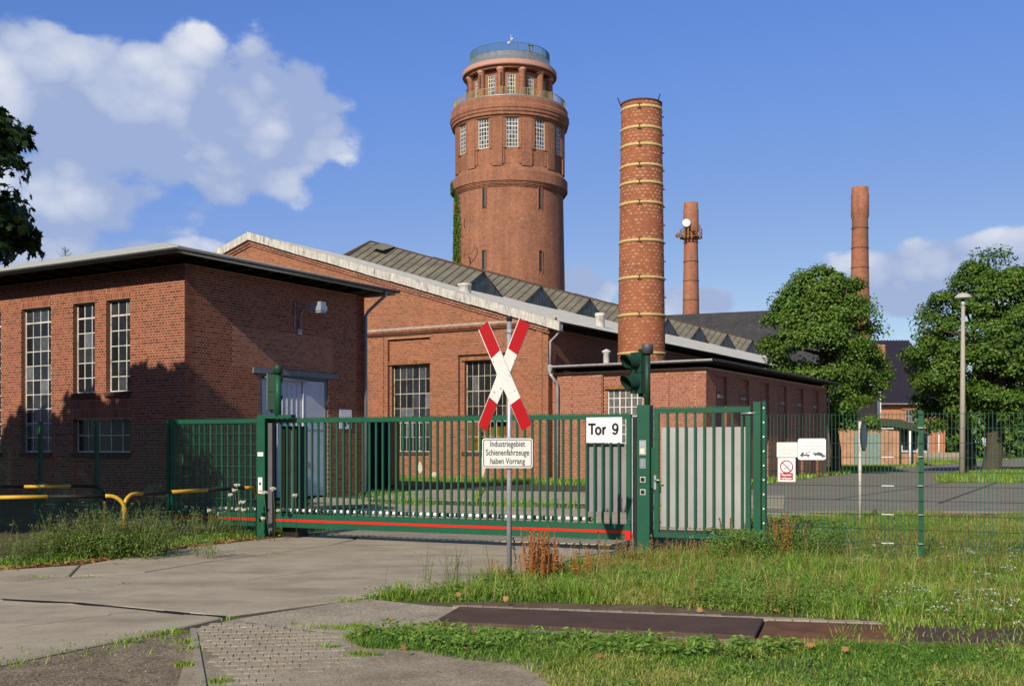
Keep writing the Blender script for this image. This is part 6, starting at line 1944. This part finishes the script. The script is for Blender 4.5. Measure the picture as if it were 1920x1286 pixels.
# far grass
VG = [*gp((1425, 909), (1440, 906.5), (1540, 893.5), (1640, 882.5), (1720, 874.5), (1800, 867.5), (1900, 860.5), (1990, 857.5)), V3(84, 150), V3(30, 150), V3(20, 70), V3(9.2, 46.2)]
x, y = scatter(VG, 75, 7)
blades('grass', x, y, .22 + 0 * x, .05, M['grass'], 8, .6, label='grass verge along the far side of the asphalt road')
IS = [*gp((1760, 904), (1752, 897), (1800, 889), (1990, 880), (1990, 905))]
x, y = scatter(IS, 110, 9)
blades('grass', x, y, .25 + 0 * x, .03, M['grass'], 10, .6, label='grass island round the street lamp and trees')
HBs = [FH.p(-8.6, 0, .2), FH.p(9.5, 0, .2), FH.p(9.5, 0, 1.1), FH.p(4, 0, 1.0), FH.p(-1, 0, 2.2), FH.p(-8.6, 0, 2.6)]
x, y = scatter(HBs, 260, 11)
blades('grass', x, y, .28 + 0 * x, .022, M['grass'], 12, .5, label='grass strip along the foot of the hall and annexe')
yx, yy = [], []
for q0, q1, n, sp in ((V3(-4.4, 24.1), V3(2.3, 21.6), 500, .05), (V3(-3.7, 31.1), V3(5.0, 27.1), 1500, .35), (V3(-4.6, 33.4), V3(7.2, 29.0), 1500, .4), (V3(-1.1, 32), V3(-1.1, 40.4), 500, .08), (V3(3.3, 30.6), V3(4.1, 38.4), 400, .06), (V3(-5.4, 37.2), V3(-3.2, 36.4), 700, .5)):
    t = rng.uniform(0, 1, n)
    keep = rng.uniform(0, 1, n) < .3 + .9 * (np.sin(t * 17) > 0)
    q = q0[None] + (q1 - q0)[None] * t[:, None] + rng.normal(0, sp, (n, 1)) * np.array((.4, 1.0))[None]
    yx.append(q[keep, 0]); yy.append(q[keep, 1])
x, y = np.concatenate(yx), np.concatenate(yy)
blades('grass', x, y, .16 + 0 * x, .015, M['grass'], 14, .6, label='grass growing from the joints of the yard slabs')
# tufts in the road joints and on the gravel
tx, ty = [], []
for px_, py_, n, sp in ((72, 1085, 60, .10), (155, 1086, 70, .09), (215, 1060, 60, .1), (525, 1040, 90, .08), (640, 1126, 60, .12), (655, 1129, 60, .1), (430, 1163, 30, .05), (235, 1205, 60, .07), (270, 1196, 90, .14), (300, 1191, 120, .12), (330, 1187, 60, .06), (350, 1206, 90, .05), (360, 1220, 60, .04), (345, 1250, 150, .035),
                        (410, 1282, 120, .05), (10, 1248, 80, .12), (90, 1232, 90, .3), (180, 1216, 80, .25), (600, 1178, 90, .09), (640, 1180, 120, .08), (675, 1178, 150, .07), (615, 1216, 60, .05), (680, 1230, 200, .07), (547, 1172, 20, .015), (240, 1098, 30, .06), (690, 1008, 200, .15), (590, 1003, 300, .2)):
    q = G(px_, py_)
    tx.append(q[0] + rng.normal(0, sp, n)); ty.append(q[1] + rng.normal(0, sp * .6, n))
x, y = np.concatenate(tx), np.concatenate(ty)
blades('grass', x, y, .05 + 0 * x, .008, M['grass'], 16, .9, label='small grass tufts in road joints and on the gravel')
# broad leaved herbs
def herbs(name, x, y, n, spread, zmax, size, mat, seed, **tags):
    r = np.random.default_rng(seed)
    X = np.repeat(x, n); Y = np.repeat(y, n)
    c = np.stack([X + r.normal(0, spread, len(X)), Y + r.normal(0, spread, len(X)), r.uniform(.02, 1, len(X)) ** .8 * zmax], 1)
    nn = np.tile(np.array((0, -.2, .8)), (len(c), 1))
    V, st = leaf_cloud(c, nn, size, [(-.5, 0), (-.1, -.2), (.5, 0), (-.1, .2)], seed + 1, .4)
    return link(name, np_mesh(name, V, quads(st), mat), None, kind='stuff', **tags)
HE = gp((660, 1198), (720, 1182), (860, 1186), (1000, 1196), (1300, 1210), (1500, 1220), (1500, 1240), (1200, 1236), (980, 1230), (830, 1226), (700, 1214))
x, y = scatter(HE, 70, 21)
herbs('herbs', x, y, 22, .05, .11, .055, M['herb'], 22, label='dense low broad leaved herbs along the front of the plates')
x, y = scatter([*gp((1290, 1136), (1460, 1152), (1590, 1156), (1620, 1126), (1480, 1092), (1330, 1096))], 110, 23)
herbs('herbs', x, y, 34, .08, .17, .036, M['herb'], 24, label='clover and low herbs in the grass behind the plates')
x, y = scatter([*gp((1330, 1060), (1560, 1060), (1600, 1020), (1430, 1010), (1330, 1035))], 55, 25, lambda x, y, r: field(x * 1.5, y * 1.5) > .35)
herbs('herbs', x, y, 70, .13, .46, .042, M['herb'], 26, label='tall bushy weeds at the foot of the wicket gate')
x, y = scatter(R1, 22, 27, lambda x, y, r: (y < 17) & (field(x + 5, y + 2) > .4))
herbs('herbs', x, y, 22, .1, .14, .05, M['herb'], 28, label='scattered low herbs through the rough grass')
x, y = scatter(R2, 30, 29, lambda x, y, r: field(x * 1.2 + 9, y * 1.3) > .42)
herbs('herbs', x, y, 16, .05, .07, .04, M['herb'], 30, label='scattered low herbs in the short front grass')
# tall weeds along the left fence
def stalks(name, x, y, h, seed, mat_s, mat_l, leaf=.05, nleaf=14, lean=.18, tip=None, branch=2, r0=.004, label=None, flower=None):
    r = np.random.default_rng(seed)
    st_ = MB(); cs_, ns_, tc_ = [], [], []
    for i in range(len(x)):
        for b in range(branch + 1):
            hh = h[i] * r.uniform(.6, 1.1)
            d = r.normal(0, lean, 2) * hh * (1 + .5 * (b > 0))
            pts = [V3(x[i], y[i], 0), V3(x[i] + d[0] * .35, y[i] + d[1] * .35, hh * .55), V3(x[i] + d[0], y[i] + d[1], hh)]
            st_.tube(pts, [r0, r0 * .8, r0 * .45], 3, caps=False)
            for k in range(nleaf):
                f = r.uniform(.05, 1) ** (1.0 if tip is None else .6)
                q = pts[0] + (pts[1] - pts[0]) * min(f * 2, 1) + (pts[2] - pts[1]) * max(f * 2 - 1, 0)
                cs_.append(q + r.normal(0, .018 if tip else .03, 3)); ns_.append((d[0], d[1], .3))
            tc_.append(pts[2])
    o = st_.mesh(name, mat_s)
    root = link(name, o, None, kind='stuff', label=label)
    V, s0 = leaf_cloud(np.array(cs_), np.array(ns_), leaf, [(-.5, 0), (-.1, -.16), (.5, 0), (-.1, .16)], seed + 1, .5)
    link('foliage', np_mesh('foliage', V, quads(s0), mat_l), root, kind='stuff')
    if flower is not None:
        r2 = np.random.default_rng(seed + 5)
        sel = [t_ for t_ in tc_ if r2.uniform() < flower[1]]
        pts = np.repeat(np.array(sel), flower[2], 0) + r2.normal(0, flower[3], (len(sel) * flower[2], 3)) * np.array((1, 1, .3))
        V, s0 = leaf_cloud(pts, np.tile(np.array((0, -.3, 1.0)), (len(pts), 1)), flower[4], DIAM, seed + 6, .6)
        link('flower_heads', np_mesh('flower_heads', V, quads(s0), flower[0]), root, kind='stuff')
    return root
def line_pts(pts, n, sp, seed):
    r = np.random.default_rng(seed)
    p = np.array([q[:2] for q in pts]); seg = np.linalg.norm(np.diff(p, axis=0), axis=1); cum = np.concatenate([[0], np.cumsum(seg)])
    s_ = r.uniform(0, cum[-1], n)
    return np.interp(s_, cum, p[:, 0]) + r.normal(0, sp, n), np.interp(s_, cum, p[:, 1]) + r.normal(0, sp, n)
LE = gp((-30, 1070), (60, 1058), (150, 1046), (330, 1020), (500, 1003), (600, 996))
x, y = line_pts([q + V3(-.15, .35, 0) for q in LE], 240, .16, 41)
stalks('tall_weeds', x, y, .28 + .3 * rng.uniform(0, 1, len(x)), 42, M['weed'], M['weed'], .05, 12, label='wiry tall weeds along the left road edge')
c1 = G(205, 1048)
x, y = c1[0] + rng.normal(0, .42, 110), c1[1] + rng.normal(.15, .22, 110)
stalks('tall_weeds', x, y, .50 + .32 * rng.uniform(0, 1, len(x)), 44, M['weed'], M['weed'], .05, 16, label='big bush of wiry weeds in front of the hoop railings')
herbs('herbs', x, y, 40, .13, .38, .05, M['herb'], 45, label='leafy base of the weed bush in front of the railings')
x, y = line_pts([q + V3(-.05, .18, 0) for q in LE], 260, .12, 46)
herbs('herbs', x, y, 16, .08, .13, .05, M['herb'], 47, label='low leafy growth along the left road edge')
x, y = line_pts([q + V3(0, .1, 0) for q in LE], 5200, .16, 48)
blades('grass', x, y, .10 + 0 * x, .008, M['grass'], 49, .7, label='grass fringe along the left road edge')
# umbels by the left gate post
um = [(445, 910, .04), (440, 920, .035), (432, 928, .025), (454, 942, .045), (457, 956, .03), (445, 955, .03), (495, 924, .045), (512, 917, .04), (553, 929, .035), (522, 957, .025), (493, 972, .025), (392, 957, .025), (411, 963, .015)]
um.sort()
ordn = ['leftmost', 'second', 'third', 'fourth', 'fifth', 'sixth', 'seventh', 'eighth', 'ninth', 'tenth', 'eleventh', 'twelfth', 'rightmost']
for iu, (px_, py_, r_) in enumerate(um):
    Yq = 18.4 if px_ < 520 else 19.0
    tip_ = P(px_, py_, Yq)
    t = thing('wild_carrot_flower', ('%s white umbel flower on a thin stalk by the left gate post' % ordn[iu]) if iu in (0, 12) else ('white umbel flower, %s from the left, by the left gate post' % ordn[iu]), 'flower', (tip_[0] + random.uniform(-.1, .1), Yq + .05, 0), 'white umbel flowers by the left gate post')
    MB().tube([np.array(t.location), (np.array(t.location) + tip_) / 2 + V3(random.uniform(-.04, .04), 0, 0), tip_], [.005, .004, .003], 4).build('stalk', M['weed'], t)
    n = 95
    a = rng.uniform(0, 6.28, n); rr = r_ * np.sqrt(rng.uniform(0, 1, n)) * 1.25
    c = tip_ + np.stack([rr * np.cos(a), rr * np.sin(a), .25 * rr + rng.normal(0, .01, n)], 1)
    V, s0 = leaf_cloud(c, np.tile(np.array((0, -.9, .8)), (n, 1)), .03, DIAM, 50, .3)
    link('flower_head', np_mesh('flower_head', V - np.array(t.location), quads(s0), M['petal']), t)
# red sorrel beside the crossing sign, paler sorrel along the gate foot
def sorrel(name, label, cx, cy, n, sp, h, mat, seed):
    r = np.random.default_rng(seed)
    t = thing(name, label, 'plant', (cx, cy, 0))
    o = np.array((cx, cy, 0))
    sm = MB(); cs_ = []
    for i in range(n):
        b = o + np.array((r.normal(0, sp), r.normal(0, sp * .8), 0)); hh = h * r.uniform(.55, 1.1)
        d = r.normal(0, .10, 2) * hh
        e_ = b + V3(d[0], d[1], hh)
        sm.tube([b, (b + e_) / 2, e_], [.004, .003, .002], 3, caps=False)
        m = int(70 * hh / .5)
        f = r.uniform(.35, 1.0, m)
        cs_.append(b + (e_ - b) * f[:, None] + r.normal(0, .016, (m, 3)) * (1.15 - f)[:, None] * 1.6)
    sm.build('stems', mat, t)
    c = np.concatenate(cs_)
    V, s0 = leaf_cloud(c, np.tile(np.array((0, -.4, .4)), (len(c), 1)), .022, DIAM, seed, .1)
    link('seed_heads', np_mesh('seed_heads', V - o, quads(s0), mat), t)
q = G(1015, 1094); sorrel('sorrel_plant', 'dense rust red sorrel clump right of the crossing sign post', q[0], q[1], 60, .11, .62, M['sorrel'], 61)
q = G(1065, 1088); sorrel('sorrel_plant', 'lower rust red sorrel right of the dense sorrel clump', q[0], q[1], 16, .12, .34, M['sorrel'], 62)
for i, (px_, py_, n, sp, h, m, lab) in enumerate(((1185, 1062, 26, .3, .42, 'sorrel_pale', 'pale sorrel stalks in front of the thick gate post'), (1290, 1056, 16, .28, .34, 'sorrel_pale', 'pale sorrel stalks under the wicket gate'), (1130, 1075, 12, .16, .35, 'sorrel_pale', 'pale sorrel stalks at the right end of the sliding gate'),
                                     (1380, 1046, 34, .25, .55, 'sorrel_pale', 'tall pale sorrel before the post where the mesh fence begins'), (1470, 1050, 26, .14, .62, 'sorrel', 'reddish sorrel below the no smoking sign'), (1750, 1030, 40, .8, .42, 'sorrel_pale', 'pale sorrel stalks along the mesh fence'), (930, 1096, 6, .1, .3, 'sorrel', 'few red sorrel stalks just left of the crossing sign post'))):
    q = G(px_, py_); sorrel('sorrel_plant', lab, q[0], q[1], n, sp, h, M[m], 70 + i)
q0 = G(835, 1104)
x, y = q0[0] + rng.normal(0, .16, 9), q0[1] + rng.normal(0, .1, 9)
stalks('tall_weeds', x, y, .36 + .25 * rng.uniform(0, 1, 9), 81, M['weed'], M['weed'], .03, 12, .1, r0=.003, label='thin wispy weeds left of the crossing sign post')
for sd, poly, n, h, lab in ((83, gp((1300, 1060), (1560, 1055), (1560, 1015), (1330, 1030)), 60, .42, 'small white flowers among the weeds below the wicket gate'), (85, gp((1560, 1080), (1920, 1110), (1920, 1040), (1600, 1030)), 70, .22, 'small white flowers in the grass along the mesh fence'), (87, gp((1640, 1150), (1920, 1200), (1920, 1120), (1660, 1110)), 60, .16, 'small white flowers in the grass behind the plates')):
    p = np.array([q[:2] for q in poly]); lo, hi = p.min(0), p.max(0)
    x, y = scatter(poly, n / max(.1, (hi[0] - lo[0]) * (hi[1] - lo[1])) * 1.6, sd)
    stalks('flowering_weeds', x, y, h * (.7 + .5 * rng.uniform(0, 1, len(x))), sd, M['weed'], M['herb'], .035, 8, .15, branch=1, r0=.003, label=lab, flower=(M['petal'], .8, 7, .02, .022))
# straw stalks
x, y = scatter(R1, 16, 93, lambda x, y, r: (y < 17.5) & (field(x * .8, y * .8 + 3) > .45))
stalks('seed_grass', x, y, .20 + .22 * rng.uniform(0, 1, len(x)), 94, M['sorrel_pale'], M['sorrel_pale'], .022, 12, .14, tip=1, branch=1, r0=.0022, label='brownish seed heads standing in the rough grass')
x, y = scatter(R1, 9, 91, lambda x, y, r: y < 17)
blades('dry_grass', x, y, .38 + 0 * x, .006, leafy('straw', [(0, (.34, .26, .12)), (1, (.46, .38, .2))], .2), 92, .5, label='dry straw stalks standing in the rough grass')
# leaf litter along the left edge and single fallen leaves
x, y = line_pts([q + V3(.0, -.05, 0) for q in gp((-20, 1072), (60, 1064), (150, 1057), (330, 1030), (460, 1014), (520, 1008), (600, 1003))], 750, .10, 95)
c = np.stack([x, y, rng.uniform(.025, .05, len(x))], 1)
V, s0 = leaf_cloud(c, np.tile(np.array((0, 0, .9)), (len(c), 1)), .06, MAPLE, 96, 1.0)
link('leaf_litter', np_mesh('leaf_litter', V, quads(s0, len(MAPLE)), M['dead']), None, kind='stuff', label='dry brown leaf litter along the left road edge')
LEAF = ['dry leaf at the left end of the low herbs by the gravelled concrete', 'dry leaf at the tip of the herbs nearest the paving', 'dry leaf on the worn earth right of the paving', 'dry leaf among herbs below the left end of the long plate', 'dry leaf in the short grass below the herbs, nearest the worn earth', 'dry leaf in the herbs below the middle of the long plate', 'dry leaf low in the front grass, nearest the bottom edge', 'dry leaf at the road side of the grass left of the sign post', 'dry leaf on the bare soil below the crossing sign post', 'dry leaf on bare soil above the right half of the long plate', 'dry leaf on bare soil above the joint of the two plates', 'dry leaf above the orange rusty plate', 'dry leaf in the front grass below the orange rusty plate', 'rightmost dry leaf in the front grass']
for i, (px_, py_) in enumerate(((735, 1171), (685, 1199), (757, 1233), (889, 1201), (872, 1234), (1007, 1224), (1124, 1249), (860, 1128), (948, 1137), (1312, 1152), (1455, 1152), (1575, 1154), (1520, 1228), (1585, 1236))):
    q = G(px_, py_)
    V, s0 = leaf_cloud(np.array([[0, 0, 0.0]]), np.array([[0, -.5, 1.0]]), .06, MAPLE, 200 + i, .6)
    link('fallen_leaf', np_mesh('fallen_leaf', V, quads(s0, len(MAPLE)), M['dead']), None, loc=(q[0], q[1], .085 if py_ > 1180 or py_ < 1145 else .05), label=LEAF[i], cat='leaf', group='fallen leaves on the grass')
# loose stones on the gravel
st_ = MB()
for k in range(420):
    if k % 3:
        q = G(random.uniform(0, 380), random.uniform(1200, 1290))
        if not inside([p[:2] for p in [V3(-6, 5), *gp((0, 1252), (330, 1184), (362, 1181)), V3(-1.9, 7.0), V3(-1.6, 5)]], q[0], q[1]): continue
    else:
        q = G(random.uniform(620, 900), random.uniform(1140, 1286))
        if q[1] > 9.9 and random.random() < .5: continue
    s_ = random.choice((.004, .005, .006, .008, .014))
    vs = [(q[0] + s_ * math.cos(a) * random.uniform(.7, 1.2), q[1] + s_ * math.sin(a) * random.uniform(.7, 1.2), .008) for a in np.linspace(0, 5.2, 6)] + [(q[0], q[1], .008 + s_ * .8)]
    st_.add(vs, [(i, (i + 1) % 6, 6) for i in range(6)])
st_.build('pebbles', M['gravel'], None, kind='stuff', label='loose pebbles scattered on the gravel')
# kerb line behind the left fence
MB().fbox(FG, -12, -7.0, 0, .12, -1.6, -1.35).build('kerb', M['kerb'], None, kind='structure')
